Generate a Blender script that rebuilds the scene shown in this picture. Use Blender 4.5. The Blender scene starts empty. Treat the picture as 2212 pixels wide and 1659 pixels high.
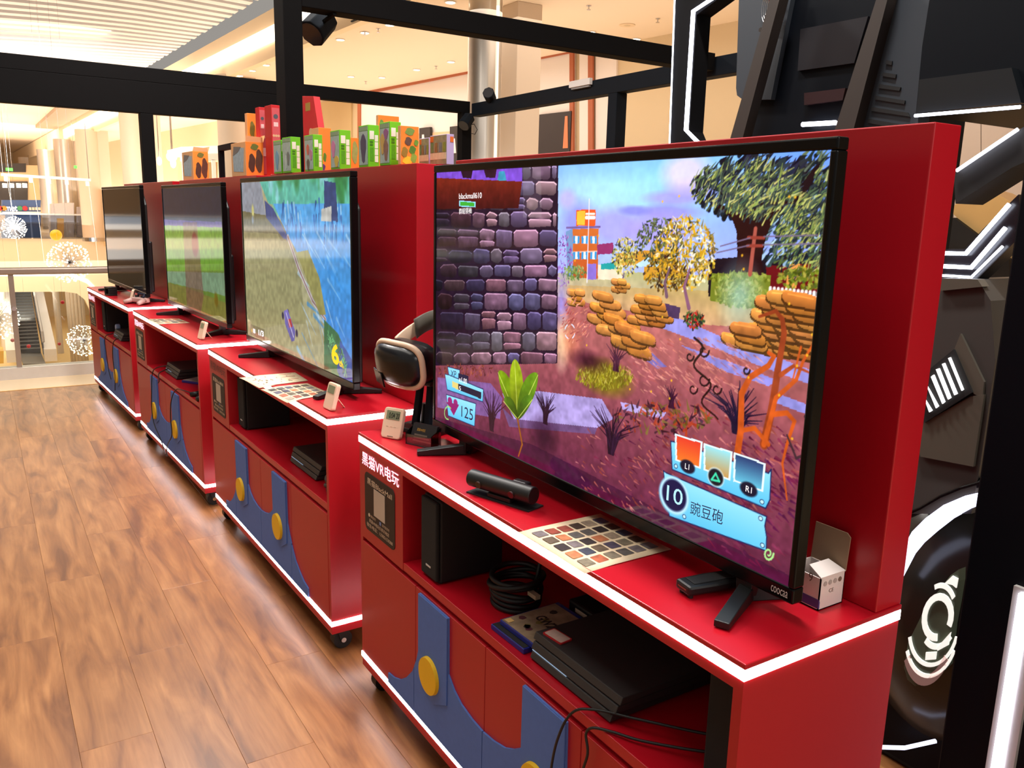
import bpy, math, random
import numpy as np
from mathutils import Vector, Matrix

random.seed(7)
rng = np.random.default_rng(7)
SC = bpy.context.scene
COL = SC.collection

# ------------------------------------------------------------------ camera
CAM = np.array([2.25579692, -0.91247532, 1.48696396])
FW = np.array([-0.82377544, 0.52956646, -0.20236943])
RT = np.array([0.53646224, 0.84358925, 0.02377908])
UP = np.array([-0.18330928, 0.08897494, 0.97902051])
FPX = 1789.054
cd = bpy.data.cameras.new('camera')
cam = bpy.data.objects.new('camera', cd)
COL.objects.link(cam)
cd.sensor_width = 36.0
cd.lens = FPX / 2212.0 * 36.0
cd.clip_end = 300
cam.matrix_world = Matrix([[RT[0], UP[0], -FW[0], CAM[0]], [RT[1], UP[1], -FW[1], CAM[1]],
                           [RT[2], UP[2], -FW[2], CAM[2]], [0, 0, 0, 1]])
SC.camera = cam

# ------------------------------------------------------------------ world, lights, exposure
w = bpy.data.worlds.new('mall_ambient')
SC.world = w
w.use_nodes = True
w.node_tree.nodes['Background'].inputs[0].default_value = (1.0, 0.93, 0.85, 1)
w.node_tree.nodes['Background'].inputs[1].default_value = 0.33
SC.view_settings.view_transform = 'Standard'
SC.view_settings.look = 'None'
SC.view_settings.exposure = 0.0
SC.view_settings.gamma = 1.0
SC.view_settings.use_curve_mapping = False


def area_light(name, loc, target, sx, sy, power, col=(1, .93, .84)):
    l = bpy.data.lights.new(name, 'AREA')
    l.shape = 'RECTANGLE'
    l.size, l.size_y, l.energy, l.color = sx, sy, power, col
    o = bpy.data.objects.new(name, l)
    o.location = loc
    o.rotation_euler = (Vector(target) - Vector(loc)).to_track_quat('-Z', 'Y').to_euler()
    COL.objects.link(o)
    return o


area_light('ceiling_light_booth', (0.85, 0.43, 4.2), (0.85, 0.2, 0.8), 0.45, 0.2, 108, (1, .96, .92))
area_light('ceiling_light_aisle', (-1.9, 0.36, 4.2), (-1.9, 0.0, 0.8), 0.5, 0.2, 110, (1, .96, .92))
area_light('ceiling_light_end', (-4.6, 0.28, 4.2), (-4.5, 0.0, 0.8), 0.5, 0.3, 90, (1, .94, .88))
area_light('ceiling_light_walk', (-2.0, -1.1, 4.4), (-2.0, -1.1, 0), 7.0, 1.2, 110, (1, .93, .84))
area_light('mall_side_fill', (5.6, 0.6, 3.4), (1.5, 0.2, 0.7), 2.0, 1.6, 85, (1, .95, .9))  # added fill for mall light from behind the camera, brightens cabinet sides
area_light('gallery_light', (-11.0, 6.0, 4.1), (-11.0, 6.0, 0), 14.0, 2.6, 200)
area_light('gallery_ceiling_fill', (-9.0, 6.2, 2.2), (-9.0, 6.2, 5), 20.0, 3.0, 150)  # added fill facing up to brighten the gallery ceiling, no fixture here
area_light('far_gallery_fill', (-38.0, 5.0, 2.0), (-38.0, 5.0, 5), 30.0, 3.0, 600)  # same kind of added upward fill, for the far gallery ceiling
area_light('atrium_light', (-18.0, -4.0, 5.0), (-20, -4, -4), 12.0, 10.0, 900)
area_light('atrium_fin_fill', (-19.0, -3.0, 0.5), (-19.0, -3.0, 5), 10.0, 12.0, 420)  # added fill in the open void, aimed up at the fins
area_light('far_ceiling_fill', (-44.0, -8.0, 0.6), (-44.0, -8.0, 6), 30.0, 22.0, 3000)  # added fill that lifts the flat far ceiling
area_light('shop_front_fill', (-46.0, 0.0, 3.6), (-60, 0, 2.4), 2.0, 16.0, 1500)  # added fill to brighten the far shop wall
area_light('balcony_light', (-20.0, -2.0, 1.0), (-37, 0, -.8), 6.0, 4.0, 1000)
area_light('lower_hall_light', (-44.0, -2.0, -0.9), (-44, -2, -6), 20.0, 14.0, 1300)
area_light('lower_wall_light', (-40.0, -2.0, -3.0), (-60, -2, -3), 3.0, 14.0, 400)


# ------------------------------------------------------------------ helpers
def lin(c):
    return tuple(((x / 255.0) / 12.92 if x / 255.0 <= .04045 else ((x / 255.0 + .055) / 1.055) ** 2.4) for x in c)


def ray(p):
    return FW + RT * (p[0] - 1106) / FPX - UP * (p[1] - 829.5) / FPX


def at(p, axis, val):
    d = ray(p)
    t = (val - CAM[axis]) / d[axis]
    return CAM + t * d


def at_plane(p, o, n):
    d = ray(p)
    n = np.array(n, float)
    t = ((np.array(o, float) - CAM) @ n) / (d @ n)
    return CAM + t * d


CABS = [(0.0, 0.0, 0.0), (-1.7212, -0.0444, 0.01728), (-3.3751, -0.1247, 0.04114), (-5.0641, -0.2088, 0.05376)]


def to_cab(i, q):
    ox, oy, a = CABS[i]
    c, s = math.cos(a), math.sin(a)
    x, y = q[0] - ox, q[1] - oy
    return np.array([c * x + s * y, -s * x + c * y, q[2]])


def cab_pt(i, q):
    ox, oy, a = CABS[i]
    c, s = math.cos(a), math.sin(a)
    return np.array([ox + c * q[0] - s * q[1], oy + s * q[0] + c * q[1], q[2]])


def on_cab(i, p, v):
    ox, oy, a = CABS[i]
    return to_cab(i, at_plane(p, (ox - math.sin(a) * v, oy + math.cos(a) * v, 0), (-math.sin(a), math.cos(a), 0)))


MATS = {}


def pm(name, rgb, rough=.5, metal=0.0, emit=0.0, var=.06, scale=14.0, spec=.5, coat=0.0, ecol=None, bump=0.0, stretch=None):
    """procedural principled material: colour varied by a noise texture"""
    if name in MATS:
        return MATS[name]
    m = bpy.data.materials.new(name)
    m.use_nodes = True
    nt = m.node_tree
    b = nt.nodes['Principled BSDF']
    c = lin(rgb)
    tc = nt.nodes.new('ShaderNodeTexCoord')
    nz = nt.nodes.new('ShaderNodeTexNoise')
    nz.inputs['Scale'].default_value = scale
    nz.inputs['Detail'].default_value = 4
    if stretch:
        mp = nt.nodes.new('ShaderNodeMapping')
        mp.inputs['Scale'].default_value = stretch
        nt.links.new(tc.outputs['Object'], mp.inputs['Vector'])
        nt.links.new(mp.outputs['Vector'], nz.inputs['Vector'])
    else:
        nt.links.new(tc.outputs['Object'], nz.inputs['Vector'])
    mx = nt.nodes.new('ShaderNodeMix')
    mx.data_type = 'RGBA'
    mx.inputs['A'].default_value = (*[x * (1 - var) for x in c], 1)
    mx.inputs['B'].default_value = (*[min(1, x * (1 + var)) for x in c], 1)
    nt.links.new(nz.outputs['Fac'], mx.inputs['Factor'])
    nt.links.new(mx.outputs['Result'], b.inputs['Base Color'])
    b.inputs['Roughness'].default_value = rough
    b.inputs['Metallic'].default_value = metal
    b.inputs['Specular IOR Level'].default_value = spec
    b.inputs['Coat Weight'].default_value = coat
    b.inputs['Coat Roughness'].default_value = .06
    if emit:
        b.inputs['Emission Color'].default_value = (*lin(ecol or rgb), 1)
        b.inputs['Emission Strength'].default_value = emit
    if bump:
        bp = nt.nodes.new('ShaderNodeBump')
        bp.inputs['Strength'].default_value = bump
        bp.inputs['Distance'].default_value = .01
        nt.links.new(nz.outputs['Fac'], bp.inputs['Height'])
        nt.links.new(bp.outputs['Normal'], b.inputs['Normal'])
    MATS[name] = m
    return m


def glass_mat(name, tint=(235, 245, 245), gloss=.1):
    if name in MATS:
        return MATS[name]
    m = bpy.data.materials.new(name)
    m.use_nodes = True
    nt = m.node_tree
    nt.nodes.remove(nt.nodes['Principled BSDF'])
    out = nt.nodes['Material Output']
    tr = nt.nodes.new('ShaderNodeBsdfTransparent')
    tr.inputs[0].default_value = (*lin(tint), 1)
    gl = nt.nodes.new('ShaderNodeBsdfGlossy')
    gl.inputs['Roughness'].default_value = .03
    fr = nt.nodes.new('ShaderNodeFresnel')
    fr.inputs[0].default_value = 1.45
    mul = nt.nodes.new('ShaderNodeMath')
    mul.operation = 'MULTIPLY'
    mul.inputs[1].default_value = gloss / .04 * .5
    mul.use_clamp = True
    ms = nt.nodes.new('ShaderNodeMixShader')
    nt.links.new(fr.outputs[0], mul.inputs[0])
    nt.links.new(mul.outputs[0], ms.inputs[0])
    nt.links.new(tr.outputs[0], ms.inputs[1])
    nt.links.new(gl.outputs[0], ms.inputs[2])
    nt.links.new(ms.outputs[0], out.inputs[0])
    MATS[name] = m
    return m


class MB:
    def __init__(s):
        s.v, s.f = [], []

    def add(s, vs, fs):
        n = len(s.v)
        s.v += [tuple(float(c) for c in q) for q in vs]
        s.f += [tuple(i + n for i in f) for f in fs]
        return s

    def box(s, x0, x1, y0, y1, z0, z1, M=None):
        vs = [(x0, y0, z0), (x1, y0, z0), (x1, y1, z0), (x0, y1, z0), (x0, y0, z1), (x1, y0, z1), (x1, y1, z1), (x0, y1, z1)]
        if M is not None:
            vs = [M @ Vector(q) for q in vs]
        return s.add(vs, [(0, 3, 2, 1), (4, 5, 6, 7), (0, 1, 5, 4), (1, 2, 6, 5), (2, 3, 7, 6), (3, 0, 4, 7)])

    def prism(s, poly, d0, d1, fn=lambda a, b, d: (a, d, b)):
        n = len(poly)
        vs = [fn(a, b, d0) for a, b in poly] + [fn(a, b, d1) for a, b in poly]
        fs = [tuple(range(n)), tuple(range(2 * n - 1, n - 1, -1))]
        fs += [(i, n + i, n + (i + 1) % n, (i + 1) % n) for i in range(n)]
        return s.add(vs, fs)

    def slab3(s, pts, off):
        """planar polygon of 3-D points thickened by the offset vector"""
        n = len(pts)
        vs = [np.array(p, float) for p in pts] + [np.array(p, float) + np.array(off, float) for p in pts]
        fs = [tuple(range(n)), tuple(range(2 * n - 1, n - 1, -1))]
        fs += [(i, n + i, n + (i + 1) % n, (i + 1) % n) for i in range(n)]
        return s.add(vs, fs)

    def cyl(s, p0, p1, r0, r1=None, n=16):
        r1 = r0 if r1 is None else r1
        p0, p1 = Vector(p0), Vector(p1)
        d = (p1 - p0).normalized()
        a = d.orthogonal().normalized()
        b = d.cross(a)
        ring = lambda p, r: [p + (a * math.cos(2 * math.pi * k / n) + b * math.sin(2 * math.pi * k / n)) * r for k in range(n)]
        return s.add(ring(p0, r0) + ring(p1, r1), [tuple(range(n - 1, -1, -1)), tuple(range(n, 2 * n))] +
                     [(k, (k + 1) % n, n + (k + 1) % n, n + k) for k in range(n)])

    def tube(s, pts, r, n=8, closed=False):
        P = [Vector(p) for p in pts]
        m = len(P)
        vs = []
        ref = None
        for i in range(m):
            t = (P[(i + 1) % m] - P[i - 1]) if closed else (P[min(i + 1, m - 1)] - P[max(i - 1, 0)])
            t = t.normalized() if t.length > 1e-9 else Vector((0, 0, 1))
            if ref is None:
                ref = t.orthogonal().normalized()
            ref = (ref - t * ref.dot(t))
            ref = ref.normalized() if ref.length > 1e-6 else t.orthogonal().normalized()
            b = t.cross(ref)
            rr = r[i] if hasattr(r, '__len__') else r
            vs += [P[i] + (ref * math.cos(2 * math.pi * k / n) + b * math.sin(2 * math.pi * k / n)) * rr for k in range(n)]
        fs = []
        for i in range(m if closed else m - 1):
            j = (i + 1) % m
            fs += [(i * n + k, i * n + (k + 1) % n, j * n + (k + 1) % n, j * n + k) for k in range(n)]
        if not closed:
            fs += [tuple(range(n - 1, -1, -1)), tuple(range((m - 1) * n, m * n))]
        return s.add(vs, fs)

    def sphere(s, c, r, n=12, m=8, sc=(1, 1, 1)):
        vs = [(c[0], c[1], c[2] + r * sc[2])]
        for i in range(1, m):
            a = math.pi * i / m
            for k in range(n):
                b = 2 * math.pi * k / n
                vs.append((c[0] + r * sc[0] * math.sin(a) * math.cos(b), c[1] + r * sc[1] * math.sin(a) * math.sin(b), c[2] + r * sc[2] * math.cos(a)))
        vs.append((c[0], c[1], c[2] - r * sc[2]))
        fs = [(0, 1 + k, 1 + (k + 1) % n) for k in range(n)]
        for i in range(m - 2):
            fs += [(1 + i * n + k, 1 + (i + 1) * n + k, 1 + (i + 1) * n + (k + 1) % n, 1 + i * n + (k + 1) % n) for k in range(n)]
        L = len(vs) - 1
        fs += [(L, 1 + (m - 2) * n + (k + 1) % n, 1 + (m - 2) * n + k) for k in range(n)]
        return s.add(vs, fs)

    def xf(s, M):
        s.v = [tuple(M @ Vector(q)) for q in s.v]
        return s

    def mesh(s, name):
        me = bpy.data.meshes.new(name)
        me.from_pydata(s.v, [], s.f)
        import bmesh
        bm = bmesh.new()
        bm.from_mesh(me)
        bmesh.ops.recalc_face_normals(bm, faces=bm.faces)
        bm.to_mesh(me)
        bm.free()
        return me

    def build(s, name, mat, parent=None, smooth=False, bevel=0.0, seg=2):
        me = s.mesh(name)
        me.materials.append(mat)
        if smooth:
            for p in me.polygons:
                p.use_smooth = True
        o = bpy.data.objects.new(name, me)
        COL.objects.link(o)
        if parent is not None:
            o.parent = parent
        if bevel:
            bv = o.modifiers.new('bevel', 'BEVEL')
            bv.width = bevel
            bv.segments = seg
            bv.limit_method = 'ANGLE'
        return o


def smooth_angle(o, deg=40):
    for p in o.data.polygons:
        p.use_smooth = True
    try:
        o.data.set_sharp_from_angle(angle=math.radians(deg))
    except Exception:
        pass
    return o


def tag(o, label=None, cat=None, group=None, kind=None):
    if label:
        o['label'] = label
    if cat:
        o['category'] = cat
    if group:
        o['group'] = group
    if kind:
        o['kind'] = kind
    return o


def empty(name, loc=(0, 0, 0), rz=0.0, parent=None):
    o = bpy.data.objects.new(name, None)
    o.empty_display_size = .1
    o.location = loc
    o.rotation_euler = (0, 0, rz)
    COL.objects.link(o)
    if parent is not None:
        o.parent = parent
    return o


def copy_tree(o, parent=None):
    c = o.copy()
    COL.objects.link(c)
    if parent is not None:
        c.parent = parent
    for ch in list(o.children):
        copy_tree(ch, c)
    return c


def text(name, body, mat, parent, O, U, V, extrude=.0006, outline=0.0):
    """lettering fitted to the box with lower-left corner O, width vector U, height vector V"""
    cu = bpy.data.curves.new(name, 'FONT')
    cu.body = body
    cu.resolution_u = 3
    cu.offset = outline
    o = bpy.data.objects.new(name, cu)
    COL.objects.link(o)
    bpy.context.view_layer.update()
    me = bpy.data.meshes.new_from_object(o.evaluated_get(bpy.context.evaluated_depsgraph_get()))
    bpy.data.objects.remove(o)
    bpy.data.curves.remove(cu)
    n = len(me.vertices)
    co = np.zeros(n * 3)
    me.vertices.foreach_get('co', co)
    co = co.reshape(-1, 3)
    lo, hi = co[:, :2].min(0), co[:, :2].max(0)
    t = (co[:, :2] - lo) / (hi - lo)
    O, U, V = np.array(O, float), np.array(U, float), np.array(V, float)
    N = np.cross(U, V)
    N /= np.linalg.norm(N)
    q = O + t[:, :1] * U + t[:, 1:] * V + N * extrude
    me.vertices.foreach_set('co', q.reshape(-1))
    me.update()
    me.materials.clear()
    me.materials.append(mat)
    ob = bpy.data.objects.new(name, me)
    COL.objects.link(ob)
    ob.parent = parent
    return ob


def rrect(x0, x1, z0, z1, r, n=5):
    pts = []
    for cx, cz, a0 in ((x1 - r, z1 - r, 0), (x0 + r, z1 - r, 90), (x0 + r, z0 + r, 180), (x1 - r, z0 + r, 270)):
        for k in range(n + 1):
            a = math.radians(a0 + 90 * k / n)
            pts.append((cx + r * math.cos(a), cz + r * math.sin(a)))
    return pts


# ------------------------------------------------------------------ materials
RED = pm('red_lacquer', (184, 10, 30), .34, var=.03, scale=3)
REDF = pm('red_laminate', (178, 15, 29), .42, var=.04, scale=6)
BLUE = pm('blue_felt', (80, 116, 190), .75, var=.08, scale=60)
YELLOW = pm('yellow_felt', (240, 190, 12), .6, var=.04)
LED = pm('white_led', (255, 252, 250), .5, emit=17.0, ecol=(255, 246, 246), var=0)
BLACK = pm('black_plastic', (17, 17, 18), .45, var=.1)
BLACKG = pm('black_gloss', (9, 9, 10), .22, var=0, spec=.2)
BLACKM = pm('black_matte', (24, 23, 24), .7, var=.1)
RUBBER = pm('black_rubber', (14, 14, 15), .5, var=.1)
CHROME = pm('chrome', (200, 200, 205), .2, metal=1)
CREAMP = pm('cream_plastic', (238, 205, 176), .45, var=.02)
WHITEP = pm('white_plastic', (238, 232, 226), .4, var=.02)
FRAME = pm('black_frame_steel', (17, 16, 17), .8, var=.08, spec=.08)
FRAMEB = pm('blue_black_steel', (22, 27, 34), .7, var=.08, spec=.12)
CREAM = pm('cream_paint', (246, 222, 186), .7, var=.02, scale=1)
CREAMC = pm('cream_ceiling', (246, 226, 200), .8, var=.015, scale=.5)
WHITEW = pm('white_wall_panel', (236, 226, 220), .6, var=.02, scale=1)
TAN = pm('tan_wall_panel', (206, 178, 130), .7, var=.03, scale=1)
BEIGE = pm('beige_wall', (218, 196, 160), .7, var=.03, scale=1)
RUST = pm('rust_brown_trim', (176, 96, 62), .6, var=.05)
SATIN = pm('satin_steel', (196, 188, 178), .3, metal=.75, var=.04, scale=1)
STONEC = pm('pale_column_stone', (206, 186, 164), .5, var=.03, scale=2)
LAMP = pm('warm_lamp', (255, 240, 214), .5, emit=7.0, ecol=(255, 236, 206), var=0)
COVE = pm('cove_light', (255, 246, 232), .5, emit=3.2, ecol=(255, 238, 214), var=0)
GLASS = glass_mat('clear_glass', (240, 246, 244), .05)
ACRYL = glass_mat('clear_acrylic', (232, 236, 240), .12)
PAPER = pm('cream_paper', (240, 216, 180), .7, var=.03)
DARKSHOP = pm('dark_shop_front', (36, 28, 22), .6, var=.3, scale=1.5)


# ------------------------------------------------------------------ setting: floors
def wood_mat():
    m = bpy.data.materials.new('laminate_wood')
    m.use_nodes = True
    nt = m.node_tree
    N, L = nt.nodes, nt.links
    b = N['Principled BSDF']
    tc, oi = N.new('ShaderNodeTexCoord'), N.new('ShaderNodeObjectInfo')
    mul = N.new('ShaderNodeVectorMath'); mul.operation = 'SCALE'; mul.inputs['Scale'].default_value = 37
    cmb = N.new('ShaderNodeCombineXYZ')
    L.new(oi.outputs['Random'], cmb.inputs[0]); L.new(oi.outputs['Random'], cmb.inputs[1])
    L.new(cmb.outputs[0], mul.inputs[0])
    add = N.new('ShaderNodeVectorMath'); add.operation = 'ADD'
    L.new(tc.outputs['Object'], add.inputs[0]); L.new(mul.outputs[0], add.inputs[1])
    mp = N.new('ShaderNodeMapping'); mp.inputs['Scale'].default_value = (1.6, 9, 1)
    L.new(add.outputs[0], mp.inputs[0])
    n1 = N.new('ShaderNodeTexNoise'); n1.inputs['Scale'].default_value = 1.6; n1.inputs['Detail'].default_value = 6
    n1.inputs['Distortion'].default_value = .9
    L.new(mp.outputs[0], n1.inputs['Vector'])
    mp2 = N.new('ShaderNodeMapping'); mp2.inputs['Scale'].default_value = (5, 90, 1)
    L.new(add.outputs[0], mp2.inputs[0])
    n2 = N.new('ShaderNodeTexNoise'); n2.inputs['Scale'].default_value = 1.0; n2.inputs['Detail'].default_value = 3
    L.new(mp2.outputs[0], n2.inputs['Vector'])
    r1 = N.new('ShaderNodeValToRGB')
    e = r1.color_ramp.elements
    e[0].position, e[0].color = .28, (*lin((108, 64, 36)), 1)
    e[1].position, e[1].color = .74, (*lin((176, 122, 74)), 1)
    k = r1.color_ramp.elements.new(.5); k.color = (*lin((148, 96, 54)), 1)
    L.new(n1.outputs['Fac'], r1.inputs[0])
    mx = N.new('ShaderNodeMix'); mx.data_type = 'RGBA'; mx.blend_type = 'MULTIPLY'
    mx.inputs['Factor'].default_value = .35
    r2 = N.new('ShaderNodeValToRGB')
    r2.color_ramp.elements[0].position, r2.color_ramp.elements[0].color = .3, (.55, .5, .46, 1)
    r2.color_ramp.elements[1].position, r2.color_ramp.elements[1].color = .62, (1, 1, 1, 1)
    L.new(n2.outputs['Fac'], r2.inputs[0])
    L.new(r1.outputs[0], mx.inputs['A']); L.new(r2.outputs[0], mx.inputs['B'])
    hsv = N.new('ShaderNodeHueSaturation')
    mr = N.new('ShaderNodeMapRange'); mr.inputs['To Min'].default_value = .93; mr.inputs['To Max'].default_value = 1.06
    L.new(oi.outputs['Random'], mr.inputs[0]); L.new(mr.outputs[0], hsv.inputs['Value'])
    L.new(mx.outputs['Result'], hsv.inputs['Color'])
    L.new(hsv.outputs[0], b.inputs['Base Color'])
    b.inputs['Roughness'].default_value = .34
    bp = N.new('ShaderNodeBump'); bp.inputs['Strength'].default_value = .06
    L.new(n2.outputs['Fac'], bp.inputs['Height']); L.new(bp.outputs[0], b.inputs['Normal'])
    return m


WOOD = wood_mat()
SEAM = pm('dark_floor_underlay', (104, 66, 38), .6)
MARBLE = pm('polished_cream_floor', (240, 210, 166), .25, var=.03, scale=.8)
FX0, FX1, FY0, FY1 = -5.32, 2.9, -4.6, 3.6
fl = MB().box(FX0, FX1, FY0, FY1, -.05, -.012).build('floor', SEAM)
tag(fl, 'brown wood laminate platform floor of the booth', kind='structure')
PL, PW = 1.22, .19
pk = MB()
g = .0002
pk.add([(g, g, -.012), (PL - g, g, -.012), (PL - g, PW - g, -.012), (g, PW - g, -.012),
        (g, g, -.0006), (PL - g, g, -.0006), (PL - g, PW - g, -.0006), (g, PW - g, -.0006),
        (g + .0006, g + .0006, 0), (PL - g - .0006, g + .0006, 0), (PL - g - .0006, PW - g - .0006, 0), (g + .0006, PW - g - .0006, 0)],
       [(0, 3, 2, 1), (0, 1, 5, 4), (1, 2, 6, 5), (2, 3, 7, 6), (3, 0, 4, 7), (4, 5, 9, 8), (5, 6, 10, 9), (6, 7, 11, 10), (7, 4, 8, 11), (8, 9, 10, 11)])
pme = pk.mesh('plank')
pme.materials.append(WOOD)
row = 0
y = FY0
while y < .62:
    off = (row * .47) % PL
    x = FX0 - off
    while x < FX1:
        x0, x1 = max(x, FX0), min(x + PL, FX1)
        if x1 - x0 > .03:
            o = bpy.data.objects.new('plank', pme)
            COL.objects.link(o)
            o.location = (x0, y, 0)
            o.scale = ((x1 - x0) / PL, 1, 1)
            o.parent = fl
        x += PL
    y += PW
    row += 1
MB().box(FX0, FX1, y, FY1, -.012, 0).build('rear_deck', WOOD, fl)
MB().box(FX0 - .02, FX0, FY0, FY1, -.05, .003).build('edge_strip', pm('brass_edge', (226, 178, 110), .35, metal=.6), fl)
mf = MB().box(-6.35, FX0 - .02, -24, 3.6, -.30, -.05)
mf.box(-75, 14, 3.6, 9.2, -.30, -.05)
mf.box(FX0 - .02, 14, -24, FY0, -.30, -.05)
mf.box(FX1, 14, FY0, FY1, -.30, -.05)
tag(mf.build('floor_mall', MARBLE), 'polished cream mall floor around the booth', kind='structure')
tag(MB().box(-80, -6.3, -40, 9, -6.4, -6.2).build('floor_lower', pm('warm_lower_floor', (252, 214, 150), .35, var=.05, scale=.3)), 'warm cream floor of the lower mall level', kind='structure')

# ------------------------------------------------------------------ setting: gallery walls and ceiling
WO = np.array([-17.93, 7.459, 0.0])
WD = np.array([7.6, .859, 0.0]) / np.linalg.norm([7.6, .859])
WN = np.array([-WD[1], WD[0], 0.0])


def wall_uz(p, off=0.0):
    q = at_plane(p, WO - WN * off, WN)
    return np.array([(q - WO) @ WD, q[2]])


def wfn(u, z, d):
    return tuple(WO + WD * u - WN * d + np.array([0, 0, z]))


wb = MB().prism([(-45, -.06), (32, -.06), (32, 4.45), (-45, 4.45)], -.25, 0, wfn)
wback = tag(wb.build('wall_back', BEIGE), 'beige gallery wall behind the booth', kind='structure')


def wall_panel(name, poly, mat, d=.05):
    return MB().prism([tuple(wall_uz(p)) for p in poly], 0, d, wfn).build(name, mat, wback)


wall_panel('white_panel', [(783, 204), (1243, 114), (1243, 420), (783, 420)], WHITEW, .06)
wall_panel('white_panel', [(1256, 112), (1283, 106), (1283, 420), (1256, 420)], WHITEW, .05)
wall_panel('white_panel', [(1290, 104), (1335, 94), (1335, 420), (1290, 420)], WHITEW, .04)
wall_panel('tan_panel', [(697, 222), (762, 208), (762, 420), (697, 420)], TAN, .05)
wall_panel('tan_panel', [(860, 292), (1000, 283), (1000, 420), (860, 420)], pm('peach_panel', (232, 190, 150), .6), .08)
for k, (a, b_) in enumerate([((779, 201), (785, 420)), ((1238, 113), (1246, 420)), ((1278, 106), (1288, 420))]):
    MB().prism([tuple(wall_uz(q)) for q in [(a[0], a[1]), (b_[0], a[1]), (b_[0], 420), (a[0], 420)]], .05, .09, wfn).build('vertical_trim', RUST, wback)
MB().prism([tuple(wall_uz(q)) for q in [(783, 200), (1240, 109), (1240, 116), (783, 207)]], .05, .10, wfn).build('top_trim', RUST, wback)
# right-hand white panelling
for a, b_ in [(1975, 2062), (2064, 2122), (2124, 2212), (2214, 2330)]:
    MB().prism([tuple(wall_uz(q)) for q in [(a, 150), (b_, 150), (b_, 640), (a, 640)]], 0, .05, wfn).build('white_panel', WHITEW, wback)

EX0, EY0, EX1, EY1 = -60.0, 2.55, 10.0, 4.95   # gallery edge line on the atrium side


def edge_y(x):
    return EY0 + (EY1 - EY0) * (x - EX0) / (EX1 - EX0)


cl = MB().slab3([(-75, edge_y(-75), 4.3), (12, edge_y(12), 4.3), (12, 9.6, 4.3), (-75, 6, 4.3)], (0, 0, .2))
ceil = tag(cl.build('ceiling', CREAMC), 'cream gallery ceiling with recessed downlights', kind='structure')
MB().slab3([(-75, edge_y(-75) - .02, 4.25), (12, edge_y(12) - .02, 4.25), (12, edge_y(12) - .02, 5.1), (-75, edge_y(-75) - .02, 5.1)], (0, .15, 0)).build('fascia', CREAM, ceil)
MB().slab3([(-24.5, edge_y(-24.5) - .08, 4.52), (12, edge_y(12) - .08, 4.52), (12, edge_y(12) - .08, 4.78), (-24.5, edge_y(-24.5) - .08, 4.78)], (0, .05, 0)).build('cove_strip', COVE, ceil)
MB().slab3([(-44, edge_y(-44) - .08, 4.46), (-28, edge_y(-28) - .08, 4.46), (-28, edge_y(-28) - .08, 4.86), (-44, edge_y(-44) - .08, 4.86)], (0, .05, 0)).build('cove_strip', COVE, ceil)
MB().slab3([(-10.5, 3.9 + .3, 4.28), (4, edge_y(4) + .05, 4.28), (4, edge_y(4) + .2, 4.28), (-10.5, 4.38, 4.28)], (0, 0, .02)).build('ceiling_joint', BLACKM, ceil)

# slatted atrium ceiling: fins hanging side by side
atr = tag(MB().box(-26, -6, -22, edge_y(-12) - .1, 6.3, 6.45).build('ceiling_atrium', pm('dark_ceiling_void', (60, 52, 46), .8)), 'dark void above the slatted atrium ceiling', kind='structure')
FIN = pm('white_ceiling_fin', (238, 234, 236), .6, var=.02, scale=1)
nf = 25
for k in range(nf):
    fx = -14.2 - (25.2 - 14.2) * k / (nf - 1)
    ye = edge_y(fx) - .25 - .02 * (k % 2)
    pts = []
    for j in range(13):
        yy = ye - j * 1.5
        zz = 5.22 + .16 * math.sin(j * .5 + .12 * k) - .16 * math.sin(.12 * k) - .02 * j
        pts.append((yy, zz))
    poly = pts + [(a, b + .5) for a, b in reversed(pts)]
    MB().prism(poly, fx, fx + .26, lambda a, b, d: (d, a, b)).build('fin', FIN, atr)
# flat plaster ceiling further out over the atrium
tag(MB().box(-75, -26.2, -40, 4, 5.15, 5.4).build('ceiling_far', CREAMC), 'flat cream ceiling beyond the slatted atrium ceiling', kind='structure')
MB().slab3([(-27.2, 2.3, 5.0), (-27.2, 3.5, 5.0), (-46, 2.9, 5.0), (-46, 2.0, 5.0)], (0, 0, .14)).build('recessed_band', pm('taupe_band', (176, 152, 128), .7), bpy.data.objects['ceiling_far'])

# ------------------------------------------------------------------ setting: far balcony, lower hall
XF = -37.0


def far(p, X=XF):
    q = at(p, 0, X)
    return (q[1], q[2])


fxz = lambda a, b, d: (d, a, b)
FASC = pm('cream_fascia', (248, 228, 196), .7, var=.02, scale=.5)
arch = [far((-420, 515)), far((236, 515)), far((330, 515)), far((330, 830)), far((206, 830)), far((203, 720)), far((196, 672)), far((184, 648)), far((166, 634)), far((140, 630)), far((-420, 634))]
fb = tag(MB().prism(arch, XF, XF - .6, fxz).build('wall_far', FASC), 'cream balcony fascia across the atrium', kind='structure')
MB().prism([far((-420, 590)), far((150, 588)), far((190, 604)), far((225, 640)), far((225, 650)), far((188, 612)), far((150, 596)), far((-420, 598))], XF + .02, XF, fxz).build('fascia_light', COVE, fb)
tag(MB().box(-75, XF - .6, -40, 5, -.5, -.05).build('floor_far', MARBLE), 'far gallery floor across the atrium', kind='structure')
tag(MB().box(-76, -75, -45, 9, -6.5, 6).build('wall_end', BEIGE), 'beige end wall far down the mall', kind='structure')
tag(MB().box(-75, -8, -41, -40, -6.5, 6).build('wall_atrium', CREAM), 'cream wall on the far flank of the atrium', kind='structure')

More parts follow.
